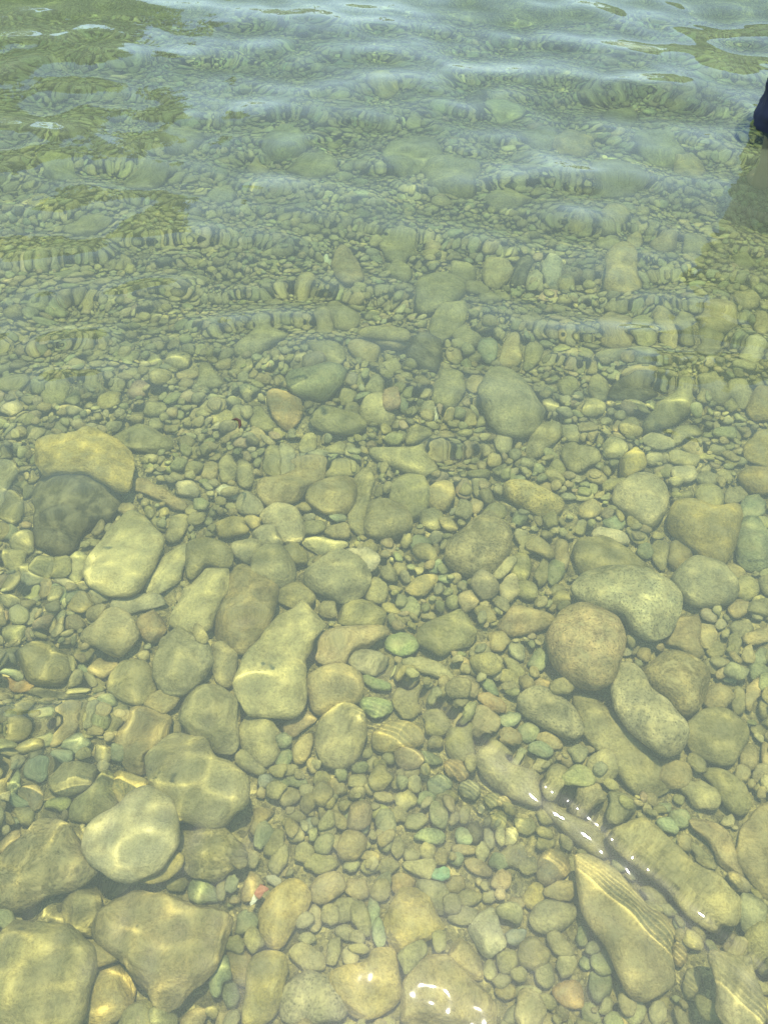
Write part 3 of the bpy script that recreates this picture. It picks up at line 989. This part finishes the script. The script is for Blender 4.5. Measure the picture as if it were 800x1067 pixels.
def form(s):
    e = np.linalg.eigvalsh(np.cov(s['P'].T))
    r = math.sqrt(e[1]/max(e[0], 1e-6))
    w = 'angular' if s['k'] == 'a' else ('round' if r < 1.25 else ('oval' if r < 1.8 else 'long'))
    z = 'tiny' if s['vis'] < 120 else ('small' if s['vis'] < 420 else 'middling')
    return z + ' ' + w + ' ' + TONEW[s['tone']]
used = set()
for (li, k), mem in slots.items():
    mem.sort(key=lambda m: m[0])
    for n, (dist, s, l) in enumerate(mem):
        fm = form(s)
        if len(mem) == 1:
            lab = f"{fm} stone just {DIRS[k]} the {l['ref']}"
        else:
            same = [m for m in mem if form(m[1]) == fm]
            if len(same) == 1:
                lab = f"{fm} stone {DIRS[k]} the {l['ref']}"
            else:
                r = [i for i, m in enumerate(same) if m[1] is s][0]
                lab = f"{RANK[r]} {fm} stone {DIRS[k]} the {l['ref']}"
        if len(lab.split()) > 16: lab = lab.replace('just ', '').replace(' stone ', ' one ', 1).replace(' and ', '-')
        s['label'] = lab
GROUP = 'stones lying on the lake bed'
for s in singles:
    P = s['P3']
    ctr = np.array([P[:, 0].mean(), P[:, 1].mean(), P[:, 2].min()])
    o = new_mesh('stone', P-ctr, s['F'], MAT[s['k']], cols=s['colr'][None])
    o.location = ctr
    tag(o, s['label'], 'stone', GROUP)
    o.cycles.is_caustics_receiver = True
for s in others:
    pv.append(s['P3']); pf2.append(s['F']+off); off += len(s['P3']); pc.append(np.repeat(s['colr'][None], len(s['P3']), 0))
peb = new_mesh('pebbles', np.concatenate(pv), np.concatenate(pf2), MAT['n'], cols=np.concatenate(pc))
tag(peb, 'small rounded pebbles of many tints packed between the larger stones', 'pebbles', kind='stuff')
peb.cycles.is_caustics_receiver = True
del pv, pf2, pc
print('stones', len(singles), 'in pebbles', len(others), round(time.time()-T0, 1))

# ------------------------------------------------------------------ lake bed: fine silt sheet under the stones, running on to the far bank
m, nt, out = nodes('silt')
geo = N(nt, 'ShaderNodeNewGeometry')
n1 = N(nt, 'ShaderNodeTexNoise', i_Scale=60.0, i_Detail=6.0); nt.links.new(geo.outputs['Position'], n1.inputs['Vector'])
v1 = N(nt, 'ShaderNodeTexVoronoi', i_Scale=170.0); nt.links.new(geo.outputs['Position'], v1.inputs['Vector'])
b = N(nt, 'ShaderNodeBsdfPrincipled', i_Roughness=.9)
gr = mixc(nt, ramp(nt, n1.outputs[0], [(.35, (.19, .175, .10)), (.65, (.33, .30, .165))]), ramp(nt, v1.outputs['Color'], [(.2, (.45, .45, .42)), (.8, (1.4, 1.36, 1.25))]), .9, 'MULTIPLY')
nt.links.new(gr, b.inputs['Base Color'])
bp = N(nt, 'ShaderNodeBump', i_Strength=1.0, i_Distance=.006); bp.invert = True
nt.links.new(v1.outputs['Distance'], bp.inputs['Height']); nt.links.new(bp.outputs[0], b.inputs['Normal'])
nt.links.new(b.outputs[0], out.inputs[0])
xs = np.concatenate([[-90, -40, -15, -6], np.linspace(-3.4, 3.4, 120), [6, 15, 40, 90]])
ys = np.concatenate([[-60, -20, -6, -2], np.linspace(-.8, 6.4, 130), [8, 12, 20, 26, 27.2, 29, 34, 60, 160]])
BX, BY = np.meshgrid(xs, ys, indexing='ij')
BZ = bed_z(np.clip(BX, -3.5, 3.5), np.clip(BY, -1, 7))-.012
BZ += sstep(22, 30, BY)*1.9+sstep(34, 160, BY)*2
idx = np.arange(BX.size).reshape(BX.shape)
Fq = np.stack([idx[:-1, :-1], idx[1:, :-1], idx[1:, 1:], idx[:-1, 1:]], -1).reshape(-1, 4)
bed = new_mesh('lake_bed', np.stack([BX, BY, BZ], -1).reshape(-1, 3), Fq, m)
tag(bed, kind='structure')
bed.cycles.is_caustics_receiver = True

# ------------------------------------------------------------------ water: a rippled surface
def water_h(x, y):
    lr = np.random.default_rng(21)
    h = 0
    far = sstep(1.2, 3.6, y)
    far2 = sstep(1.2, 2.1, y)
    patchy = np.clip(.5+.6*fbm2(x*.8, y*.8, 31, 2), 0, 1.2)
    for n in range(24):                       # wind ripples, crests across the view
        lam = lr.uniform(.24, .74)
        a = lr.normal(0, .30)+math.pi/2
        k = 2*math.pi/lam
        ph = lr.uniform(0, 6.28)
        amp = WIND*lam*lr.uniform(.5, 1.1)
        h = h+amp*np.sin(k*(x*math.cos(a)+y*math.sin(a))+ph+.9*fbm2(x*2.1+n, y*2.1, 60+n % 5, 1))*(.10+.52*far2+.12*far)*(.3+1.0*patchy)
    for n in range(7):                        # long lazy swell everywhere
        lam = lr.uniform(.5, 1.3)
        a = lr.uniform(.3, 2.8)
        k = 2*math.pi/lam
        h = h+.0026*lam*np.sin(k*(x*math.cos(a)+y*math.sin(a))+lr.uniform(0, 6.28))*(.5+.8*far)
    for n in range(12):                       # cross chop that breaks the crests up
        lam = lr.uniform(.16, .38)
        a = lr.uniform(0, math.pi)
        k = 2*math.pi/lam
        h = h+CHOP*lam*np.sin(k*(x*math.cos(a)+y*math.sin(a))+lr.uniform(0, 6.28)+1.5*fbm2(x*3, y*3, 120+n, 1))*sstep(.9, 1.8, y)
    pn = sstep(-.25, .55, fbm2(x*2.2, y*2.2, 44, 2)-.55*x-.35*(y-.6))
    for n in range(10):                       # small ripples that draw light lines on the stones
        lam = lr.uniform(.045, .115)
        a = lr.uniform(0, math.pi)
        k = 2*math.pi/lam
        h = h+FINE*lam*np.sin(k*(x*math.cos(a)+y*math.sin(a))+lr.uniform(0, 6.28)+1.2*fbm2(x*4, y*4, 90+n, 1))*(.55+.75*pn)*(1-.6*far2)
    return h
def polyline_dist(x, y, pts):
    best = np.full(x.shape, 1e9); side = np.zeros(x.shape); tt = np.zeros(x.shape)
    L = np.concatenate([[0], np.cumsum(np.hypot(*np.diff(pts, axis=0).T))])
    for i in range(len(pts)-1):
        a, b = pts[i], pts[i+1]
        d = b-a; l = np.hypot(*d)
        u = np.clip(((x-a[0])*d[0]+(y-a[1])*d[1])/l**2, 0, 1)
        dx, dy = x-(a[0]+u*d[0]), y-(a[1]+u*d[1])
        r = np.hypot(dx, dy)
        sel = r < best
        best = np.where(sel, r, best)
        side = np.where(sel, np.sign(d[0]*dy-d[1]*dx), side)
        tt = np.where(sel, (L[i]+u*l)/L[-1], tt)
    return best*side, tt
# the sharp wave line at lower right, with its train of capillary ripples on the far side
WAKE = np.array([surf_pt(px, py)[:2] for px, py in ((352, 676), (385, 686), (420, 702), (455, 728), (500, 764), (550, 800), (600, 838), (650, 880), (700, 922), (745, 962), (790, 1000), (850, 1050))])
def add_wake(x, y):
    d, t = polyline_dist(x, y, WAKE)
    w = .038
    g = sstep(.0, .05, t)*(.72+.80*t)*(1-sstep(.97, 1.0, t)*.6)
    g = g*(1+.045*np.sin(t*2*math.pi*17+3.5*np.sin(t*13)))
    q = d/w
    h = .0050*g*np.where(q > 0, np.exp(-(q/1.9)**2), np.exp(-(q/.75)**2))
    h -= .0008*g*np.exp(-((q+1.6)/1.0)**2)
    cap = np.where(d > 0, np.exp(-(np.abs(d)/.050)**1.5)*sstep(0, .010, d), 0)
    ph = fbm2(x*12, y*12, 77, 2)
    h += .00009*g*cap*(.15+1.0*sstep(-.2, .5, fbm2(x*9, y*9, 78, 1)))*np.cos(2*math.pi*(d/.0105)+3.2*ph)
    return h
# steep short-crested ripples: (centre in the view, half length, half width, height)
RIDGES = [((45, 752), .17, .065, .0060), ((85, 530), .10, .16, .0075), ((345, 668), .05, .05, .0028), ((75, 275), .19, .10, .009), ((150, 304), .26, .085, .008), ((60, 358), .16, .09, .008), ((262, 300), .24, .085, .0075), ((300, 330), .14, .07, .005),
          ((690, 285), .20, .09, .008), ((665, 345), .24, .08, .0075), ((440, 92), .40, .17, .011), ((170, 185), .34, .15, .010), ((330, 482), .09, .06, .0038), ((255, 640), .06, .06, .0028), ((220, 250), .3, .09, .006),
          ((560, 190), .38, .14, .010), ((330, 160), .34, .14, .009), ((480, 170), .3, .13, .009), ((650, 90), .45, .18, .010), ((680, 400), .10, .06, .003), ((470, 470), .10, .07, .0035), ((250, 120), .40, .16, .009)]
def rings(x, y):
    h = 0
    wob = fbm2(x*5, y*5, 52, 2); am = np.clip(1+.75*fbm2(x*6.5, y*6.5, 53, 2), .15, 1.9)
    for (cx, cy), L, r, a in RIDGES:
        c = surf_pt(cx, cy)
        dx = x-c[0]; dy = y-c[1]+.10*dx*dx/max(L, .1)+.32*r*wob
        h = h+a*(.28 if c[1] > 1.9 else (.8 if c[1] > 1.3 else 1))*(am if c[1] > 1.2 else 1)*np.cos(math.pi*dy/r*.95)*np.exp(-(dx/L)**2-(dy/(1.25*r))**2)
    return h
NU = 1150
yv = np.concatenate([np.linspace(-.7, .15, 70, endpoint=False), np.linspace(.15, 1.25, 520, endpoint=False), 1.25+5.05*(np.linspace(0, 1, 640)**1.4)])
NV = len(yv)
uu = np.linspace(-1, 1, NU)
hw = 1.05+.58*np.maximum(yv, 0)
WX = uu[:, None]*hw[None, :]; WY = np.repeat(yv[None], NU, 0)
fade = (1-sstep(.93, 1.0, np.abs(uu)))[:, None]*(sstep(-.7, -.5, yv)*(1-sstep(5.7, 6.3, yv)))[None, :]
WZ = (water_h(WX, WY)+add_wake(WX, WY)+rings(WX, WY))*fade
idx = np.arange(WX.size).reshape(WX.shape)
Fq = np.stack([idx[:-1, :-1], idx[1:, :-1], idx[1:, 1:], idx[:-1, 1:]], -1).reshape(-1, 4)
WV = np.stack([WX, WY, WZ], -1).reshape(-1, 3)
# flat margin out to the banks
nb = len(WV)
c00, c10, c01, c11 = idx[0, 0], idx[-1, 0], idx[0, -1], idx[-1, -1]
farv = np.array([[-90, -60, 0], [90, -60, 0], [-90, 60, 0], [90, 60, 0]], float)
WV = np.concatenate([WV, farv])
Fl = np.array([[nb, nb+1, c10, c00], [nb+2, c01, c11, nb+3]])
# left and right margins follow the bent edge: fan of quads
ex = []
for side, e0, e1, edge in ((-1, nb, nb+2, idx[0]), (1, nb+1, nb+3, idx[-1])):
    prev = None
    ids = []
    for v in edge[::50].tolist()+[edge[-1]]:
        ids.append(v)
    mv = len(WV)
    M = np.array([[90*side, -60+120*k/(len(ids)-1), 0] for k in range(len(ids))])
    WV = np.concatenate([WV, M])
    for k in range(len(ids)-1):
        q = [mv+k, ids[k], ids[k+1], mv+k+1]
        ex.append(q if side < 0 else q[::-1])
Fall = np.concatenate([Fq, Fl, np.array(ex)])
m, nt, out = nodes('clear_water')
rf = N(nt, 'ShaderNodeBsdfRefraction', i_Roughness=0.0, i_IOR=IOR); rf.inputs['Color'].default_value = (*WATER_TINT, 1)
g1 = N(nt, 'ShaderNodeBsdfGlossy', i_Roughness=.02); g1.inputs['Color'].default_value = (1, 1, 1, 1)
g2 = N(nt, 'ShaderNodeBsdfGlossy', i_Roughness=.30); g2.inputs['Color'].default_value = (1, 1, 1, 1)   # the finest wind texture spreads the sun a little
gs = N(nt, 'ShaderNodeMixShader'); gs.inputs[0].default_value = .05; nt.links.new(g1.outputs[0], gs.inputs[1]); nt.links.new(g2.outputs[0], gs.inputs[2])
fr = N(nt, 'ShaderNodeFresnel', i_IOR=IOR)
gl = N(nt, 'ShaderNodeMixShader'); nt.links.new(fr.outputs[0], gl.inputs[0]); nt.links.new(rf.outputs[0], gl.inputs[1]); nt.links.new(gs.outputs[0], gl.inputs[2])
df = N(nt, 'ShaderNodeBsdfDiffuse'); df.inputs['Color'].default_value = (*FILM_COL, 1)
mx = N(nt, 'ShaderNodeMixShader')
# fine silt suspended near the surface: a thin layer, so a slanting look goes through more of it: 1 - exp(-depth / cos)
geo = N(nt, 'ShaderNodeNewGeometry')
dt = N(nt, 'ShaderNodeVectorMath', operation='DOT_PRODUCT'); nt.links.new(geo.outputs['Normal'], dt.inputs[0]); nt.links.new(geo.outputs['Incoming'], dt.inputs[1])
ab = N(nt, 'ShaderNodeMath', operation='ABSOLUTE'); nt.links.new(dt.outputs['Value'], ab.inputs[0])
mxm = N(nt, 'ShaderNodeMath', operation='MAXIMUM'); nt.links.new(ab.outputs[0], mxm.inputs[0]); mxm.inputs[1].default_value = .12
dv_ = N(nt, 'ShaderNodeMath', operation='DIVIDE'); nt.links.new(mxm.outputs[0], dv_.inputs[1])
sp_ = N(nt, 'ShaderNodeSeparateXYZ'); nt.links.new(geo.outputs['Position'], sp_.inputs[0])
mr_ = N(nt, 'ShaderNodeMapRange'); nt.links.new(sp_.outputs[1], mr_.inputs[0])
for k_, v_ in zip((1, 2, 3, 4), (.7, 4.0, -FILM, -FILM_FAR)): mr_.inputs[k_].default_value = v_
nt.links.new(mr_.outputs[0], dv_.inputs[0])
ex_ = N(nt, 'ShaderNodeMath', operation='EXPONENT'); nt.links.new(dv_.outputs[0], ex_.inputs[0])
sb_ = N(nt, 'ShaderNodeMath', operation='SUBTRACT'); sb_.inputs[0].default_value = 1.0; nt.links.new(ex_.outputs[0], sb_.inputs[1])
nt.links.new(sb_.outputs[0], mx.inputs[0])
nt.links.new(gl.outputs[0], mx.inputs[1]); nt.links.new(df.outputs[0], mx.inputs[2])
nt.links.new(mx.outputs[0], out.inputs[0])
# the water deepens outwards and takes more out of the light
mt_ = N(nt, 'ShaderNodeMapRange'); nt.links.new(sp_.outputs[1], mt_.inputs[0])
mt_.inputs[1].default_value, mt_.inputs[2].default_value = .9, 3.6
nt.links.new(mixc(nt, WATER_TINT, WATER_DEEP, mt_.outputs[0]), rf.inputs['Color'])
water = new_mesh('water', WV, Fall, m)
tag(water, kind='structure')
water.cycles.is_caustics_caster = True
print('water', len(WV), round(time.time()-T0, 1))

# ------------------------------------------------------------------ trees on the far bank (the water mirrors their crowns)
def flat_mat(name, col, rough=.8):
    m, nt, out = nodes(name)
    geo = N(nt, 'ShaderNodeNewGeometry')
    n1 = N(nt, 'ShaderNodeTexNoise', i_Scale=3.0, i_Detail=4.0); nt.links.new(geo.outputs['Position'], n1.inputs['Vector'])
    b = N(nt, 'ShaderNodeBsdfPrincipled', i_Roughness=rough)
    c = np.array(col)
    nt.links.new(ramp(nt, n1.outputs[0], [(.3, tuple(c*.7)), (.7, tuple(c*1.3))]), b.inputs['Base Color'])
    nt.links.new(b.outputs[0], out.inputs[0])
    return m
LEAF, BARK = flat_mat('leaves', (.06, .068, .010), .6), flat_mat('bark', (.10, .08, .05))
def tube(P, r, seg=8):
    P = np.asarray(P, float); n = len(P); r = np.broadcast_to(r, (n,))
    T = np.gradient(P, axis=0); T /= np.linalg.norm(T, axis=1)[:, None]
    ref = np.array([.31, .95, .05]) if abs(T[0][1]) < .8 else np.array([1, 0, .1])
    V, F = [], []
    for i in range(n):
        a = np.cross(T[i], ref); a /= np.linalg.norm(a); b = np.cross(T[i], a)
        for k in range(seg):
            t = 2*math.pi*k/seg
            V.append(P[i]+r[i]*(a*math.cos(t)+b*math.sin(t)))
    for i in range(n-1):
        for k in range(seg):
            F.append([i*seg+k, i*seg+(k+1) % seg, (i+1)*seg+(k+1) % seg, (i+1)*seg+k])
    F.append(list(range(seg))[::-1]); F.append([(n-1)*seg+k for k in range(seg)])
    return V, F
def join(parts):
    V, F = [], []
    for v, f in parts:
        o = len(V); V += list(v); F += [[i+o for i in q] for q in f]
    return np.array(V), F
def make_tree(x, y, zg, h, rx, label, seed):
    lr = np.random.default_rng(seed)
    e = bpy.data.objects.new('broadleaf_tree', None); COL.objects.link(e); e.location = (x, y, zg)
    tag(e, label, 'tree', 'trees mirrored in the water')
    parts = [tube([(0, 0, -.3), (.1, 0, h*.25), (-.1, .1, h*.5), (.1, 0, h*.85)], np.array([.32, .25, .18, .05]), 9)]
    blobs = []
    for k in range(36):
        a, u = lr.uniform(0, 6.28), lr.uniform(.18, 1)
        zc = h*(.16+.76*u)
        rr = rx*math.sqrt(max(.05, 1-((u-.35)/.75)**2))*math.sqrt(lr.uniform(.08, .85))
        c = np.array([rr*math.cos(a), rr*math.sin(a), zc])
        blobs.append((c, rx*lr.uniform(.24, .36)))
        parts.append(tube([(0, 0, zc*.55), tuple(c*np.array([.5, .5, .88])), tuple(c)], np.array([.10, .07, .02]), 6))
    tv, tf = join(parts)
    new_mesh('trunk', tv, tf, BARK, parent=e)
    V, F = [], []
    for c, r in blobs:
        n = 750
        d = lr.standard_normal((n, 3)); d /= np.linalg.norm(d, axis=1)[:, None]
        p = c+d*(r*lr.uniform(.35, 1.05, n)[:, None]**.6)*np.array([1, 1, .75])
        for q in p:
            a = lr.standard_normal(3); a /= np.linalg.norm(a); b = np.cross(a, lr.standard_normal(3)); b /= np.linalg.norm(b)
            s = lr.uniform(.16, .34)
            o = len(V)
            V += [q-a*s, q+b*s*.5, q+a*s, q-b*s*.5]; F.append([o, o+1, o+2, o+3])
    new_mesh('crown', np.array(V), np.array(F), LEAF, smooth=False, parent=e)
make_tree(-12.3, 25.5, .8, 10.2, 7.3, 'tall leafy tree on the far bank mirrored as the olive patch at top left', 1)
make_tree(-24.0, 27.0, .9, 12.0, 7.0, 'broad leafy tree beyond the top left corner behind the olive mirror patch', 2)
make_tree(11.4, 27.0, .9, 5.8, 3.6, 'lower leafy tree on the far bank mirrored as green flecks at top right', 3)
make_tree(18.0, 27.5, .9, 6.8, 4.4, 'leafy tree furthest right on the far bank beyond the green flecks', 4)

# low growth along the far bank
lr = np.random.default_rng(88); SV, SF = [], []
for k in range(150):
    cx, cy = lr.uniform(-46, 46), lr.uniform(26.0, 29.5)
    rr, hh = lr.uniform(1.0, 2.0), lr.uniform(1.4, 3.4)
    zg = float(sstep(22, 30, cy)*1.9-.6)
    d = lr.standard_normal((95, 3)); d /= np.linalg.norm(d, axis=1)[:, None]; d[:, 2] = np.abs(d[:, 2])
    for q in np.array([cx, cy, zg])+d*np.array([rr, rr, hh])*lr.uniform(.4, 1.0, (95, 1)):
        a = lr.standard_normal(3); a /= np.linalg.norm(a); b = np.cross(a, lr.standard_normal(3)); b /= np.linalg.norm(b)
        sz = lr.uniform(.14, .32); o = len(SV)
        SV += [q-a*sz, q+b*sz*.55, q+a*sz, q-b*sz*.55]; SF.append([o, o+1, o+2, o+3])
tag(new_mesh('shrubbery', np.array(SV), np.array(SF), LEAF, smooth=False), 'low leafy growth lining the far bank beyond the top of the view', 'shrubs', kind='stuff')

# ------------------------------------------------------------------ a bather at the right edge: a leg and the hem of the shorts show, and the dark mirror image
SKIN, BLUE, NAVY, HAIR = flat_mat('skin', (.60, .40, .32), .5), flat_mat('dark_blue_cloth', (.022, .032, .085)), flat_mat('navy_cloth', (.02, .025, .05)), flat_mat('dark_hair', (.02, .015, .012))
def grown(name, verts, edges, radii, mat, parent, root=0, lev=2):
    me = bpy.data.meshes.new(name); me.from_pydata(verts, edges, []); me.update()
    o = bpy.data.objects.new(name, me); COL.objects.link(o); o.parent = parent
    sk = o.modifiers.new('skin', 'SKIN'); sk.use_smooth_shade = True
    for i, r in enumerate(radii):
        d = me.skin_vertices[0].data[i]; d.radius = r if isinstance(r, tuple) else (r, r); d.use_root = i == root
    s = o.modifiers.new('sub', 'SUBSURF'); s.levels = lev; s.render_levels = lev
    me.materials.append(mat)
    o.cycles.is_caustics_receiver = True
    return o
_s = surf_pt(824, 138)
px_, py_ = float(_s[0])+.085, float(_s[1])+.02
pe = bpy.data.objects.new('person', None); COL.objects.link(pe); pe.location = (px_, py_, float(bed_z(px_, py_)))
pe.rotation_euler = (0, 0, R(175))
tag(pe, 'person in dark blue clothes standing in shallow water at the right edge, mostly cut off', 'person')
bv = [(0, 0, .92), (0, 0, 1.10), (0, -.01, 1.30), (0, 0, 1.44), (0, -.01, 1.53), (0, -.025, 1.62), (0, -.02, 1.72)]
be = [(i, i+1) for i in range(6)]
br = [(.15, .11), (.13, .10), (.15, .11), (.09, .075), .052, (.082, .095), (.066, .08)]
for s in (-1, 1):
    o = len(bv)
    bv += [(.17*s, 0, 1.41), (.23*s, -.03, 1.17), (.12*s, -.20, 1.13+.03*s), (.05*s, -.235, 1.145+.03*s)]
    be += [(3, o), (o, o+1), (o+1, o+2), (o+2, o+3)]; br += [.055, .042, .032, .034]
    for f, (fx, fy, fz) in enumerate(((-.075, .004, .030), (-.088, 0, .010), (-.085, 0, -.010), (-.070, .003, -.028), (-.030, .01, .052))):
        q = len(bv); w0 = bv[o+3]
        bv += [(w0[0]+fx*s*.55, w0[1]+fy, w0[2]+fz*.9), (w0[0]+fx*s, w0[1]+fy+.012, w0[2]+fz)]
        be += [(o+3, q), (q, q+1)]; br += [.0095, .008]
    o = len(bv)
    bv += [(.095*s, 0, .86), (.10*s, -.01, .49), (.10*s, .02, .09), (.10*s, -.13, .03)]
    be += [(0, o), (o, o+1), (o+1, o+2), (o+2, o+3)]; br += [.095, .062, .042, (.042, .028)]
grown('body', bv, be, br, SKIN, pe)
grown('shirt', [(0, 0, .93), (0, 0, 1.12), (0, -.01, 1.31), (0, 0, 1.43), (.18, 0, 1.40), (.215, .005, 1.24), (-.18, 0, 1.40), (-.215, .005, 1.24)],
      [(0, 1), (1, 2), (2, 3), (3, 4), (4, 5), (3, 6), (6, 7)], [(.175, .135), (.155, .125), (.172, .13), (.095, .09), .075, .068, .075, .068], BLUE, pe)
grown('shorts', [(0, 0, .96), (0, 0, .86), (.10, 0, .80), (.112, -.005, .455), (-.10, 0, .80), (-.112, -.005, .455)], [(0, 1), (1, 2), (2, 3), (1, 4), (4, 5)],
      [(.165, .125), (.165, .13), .118, .108, .118, .108], NAVY, pe, lev=4)
fold = bpy.data.textures.new('folds', 'CLOUDS'); fold.noise_scale = .055; fold.noise_depth = 3
dm = bpy.data.objects['shorts'].modifiers.new('folds', 'DISPLACE'); dm.texture = fold; dm.strength = .045; dm.mid_level = .5; dm.texture_coords = 'LOCAL'
grown('hair', [(0, .03, 1.60), (0, .02, 1.70), (0, -.02, 1.755)], [(0, 1), (1, 2)], [(.078, .065), (.092, .088), (.075, .08)], HAIR, pe, lev=2)
hv, hf = ICO[3]
for s in (-1, 1):
    new_mesh('eye', hv*.011+np.array([.031*s, -.112, 1.645]), hf, flat_mat('eye', (.05, .04, .03), .2), parent=pe)
    new_mesh('ear', hv*np.array([.012, .02, .03])+np.array([.084*s, -.015, 1.635]), hf, SKIN, parent=pe)
new_mesh('nose', hv*np.array([.013, .02, .024])+np.array([0, -.118, 1.62]), hf, SKIN, parent=pe)
new_mesh('mouth', hv*np.array([.024, .008, .006])+np.array([0, -.106, 1.578]), hf, flat_mat('lips', (.35, .14, .12), .5), parent=pe)

# ------------------------------------------------------------------ small things
def ground_h(x, y, w=2):
    i, j = int((x-X0)/CELL), int((y-Y0)/CELL)
    return float(H[i-w:i+w+1, j-w:j+w+1].max())
# a scrap of red and white litter caught between the pebbles
a0, a1 = bed_pt(277, 924, .05), bed_pt(264, 941, .05)
mid = (a0+a1)/2
sc = bpy.data.objects.new('litter_scrap', None); COL.objects.link(sc)
zt = ground_h(mid[0], mid[1], 3)
sc.location = (mid[0], mid[1], zt)
ax = math.atan2(a1[1]-a0[1], a1[0]-a0[0]); sc.rotation_euler = (0, R(-8), ax)
tag(sc, 'crumpled red and white scrap of litter caught beside the ribbed ochre stone', 'litter')
def scrap(name, x0, x1, w0, w1, mat, seed):
    lr = np.random.default_rng(seed); V, F = [], []
    nx, ny = 8, 5
    for s in (1, -1):
        for i in range(nx):
            for j in range(ny):
                u, v = i/(nx-1), j/(ny-1)-.5
                V.append((x0+(x1-x0)*u, v*(w0+(w1-w0)*u)*(1+.12*math.sin(9*u+seed)), .006+.003*math.sin(7*u+5*v+seed)+.004*abs(v)+s*.0006))
    n = nx*ny
    for i in range(nx-1):
        for j in range(ny-1):
            q = [i*ny+j, (i+1)*ny+j, (i+1)*ny+j+1, i*ny+j+1]
            F.append(q); F.append([k+n for k in q[::-1]])
    bd = [i*ny for i in range(nx)]+[(nx-1)*ny+j for j in range(1, ny)]+[i*ny+ny-1 for i in range(nx-2, -1, -1)]+[j for j in range(ny-2, 0, -1)]
    for k in range(len(bd)):
        a, b = bd[k], bd[(k+1) % len(bd)]
        F.append([b, a, a+n, b+n])
    o = new_mesh(name, np.array(V), F, mat, parent=sc)
    o.cycles.is_caustics_receiver = True
scrap('red_panel', -.014, .006, .017, .014, flat_mat('faded_red', (.42, .17, .13), .6), 1)
scrap('white_tip', .0065, .022, .013, .004, flat_mat('white_wrapper', (.75, .74, .70), .5), 4)
# a hooked bit of bark afloat
b0 = surf_pt(247, 443)
bark = new_mesh('bark_bit', *tube([b0+np.array(q)*1.35 for q in ((-.010, .012, .001), (-.002, .013, .0022), (.004, .008, .0026), (.006, -.002, .002), (.005, -.010, .0005))], np.array([.0012, .0026, .003, .0026, .0010])*1.3, 8), flat_mat('dark_bark', (.05, .025, .012)))
tag(bark, 'tiny dark hooked bit of bark floating in the upper middle left', 'bark')


# ------------------------------------------------------------------ light
w = bpy.data.worlds.new('World'); scene.world = w; w.use_nodes = True
nt = w.node_tree
sky = nt.nodes.new('ShaderNodeTexSky'); sky.sky_type = 'NISHITA'; sky.sun_disc = False
sky.sun_elevation = SUN_EL; sky.sun_rotation = SUN_AZ
sky.air_density, sky.dust_density, sky.ozone_density = 1.0, 1.0, 1.5
bg = nt.nodes['Background']; nt.links.new(sky.outputs[0], bg.inputs[0]); bg.inputs[1].default_value = SKY
sd = bpy.data.lights.new('sun', 'SUN'); sd.energy = SUN; sd.angle = R(.53); sd.color = (1, .93, .80)
so = bpy.data.objects.new('sun', sd); COL.objects.link(so)
# towards the sun: azimuth measured from +Y towards +X
dv = Vector((math.sin(SUN_AZ)*math.cos(SUN_EL), math.cos(SUN_AZ)*math.cos(SUN_EL), math.sin(SUN_EL)))
so.rotation_euler = dv.to_track_quat('Z', 'Y').to_euler()
so.location = dv*20
sd.cycles.is_caustics_light = True

vs = scene.view_settings
vs.view_transform = 'Standard'; vs.look = 'None'; vs.exposure = EXPO; vs.gamma = 1; vs.use_curve_mapping = False
cy = scene.cycles
scene.render.engine = 'CYCLES'
cy.use_denoising = True; cy.denoiser = 'OPENIMAGEDENOISE'
cy.max_bounces = 7; cy.diffuse_bounces = 2; cy.glossy_bounces = 3; cy.transmission_bounces = 5; cy.transparent_max_bounces = 4
cy.caustics_refractive = True; cy.caustics_reflective = False
cy.sample_clamp_indirect = 4; cy.sample_clamp_direct = 0
cy.blur_glossy = 0
print('ready', round(time.time()-T0, 1))
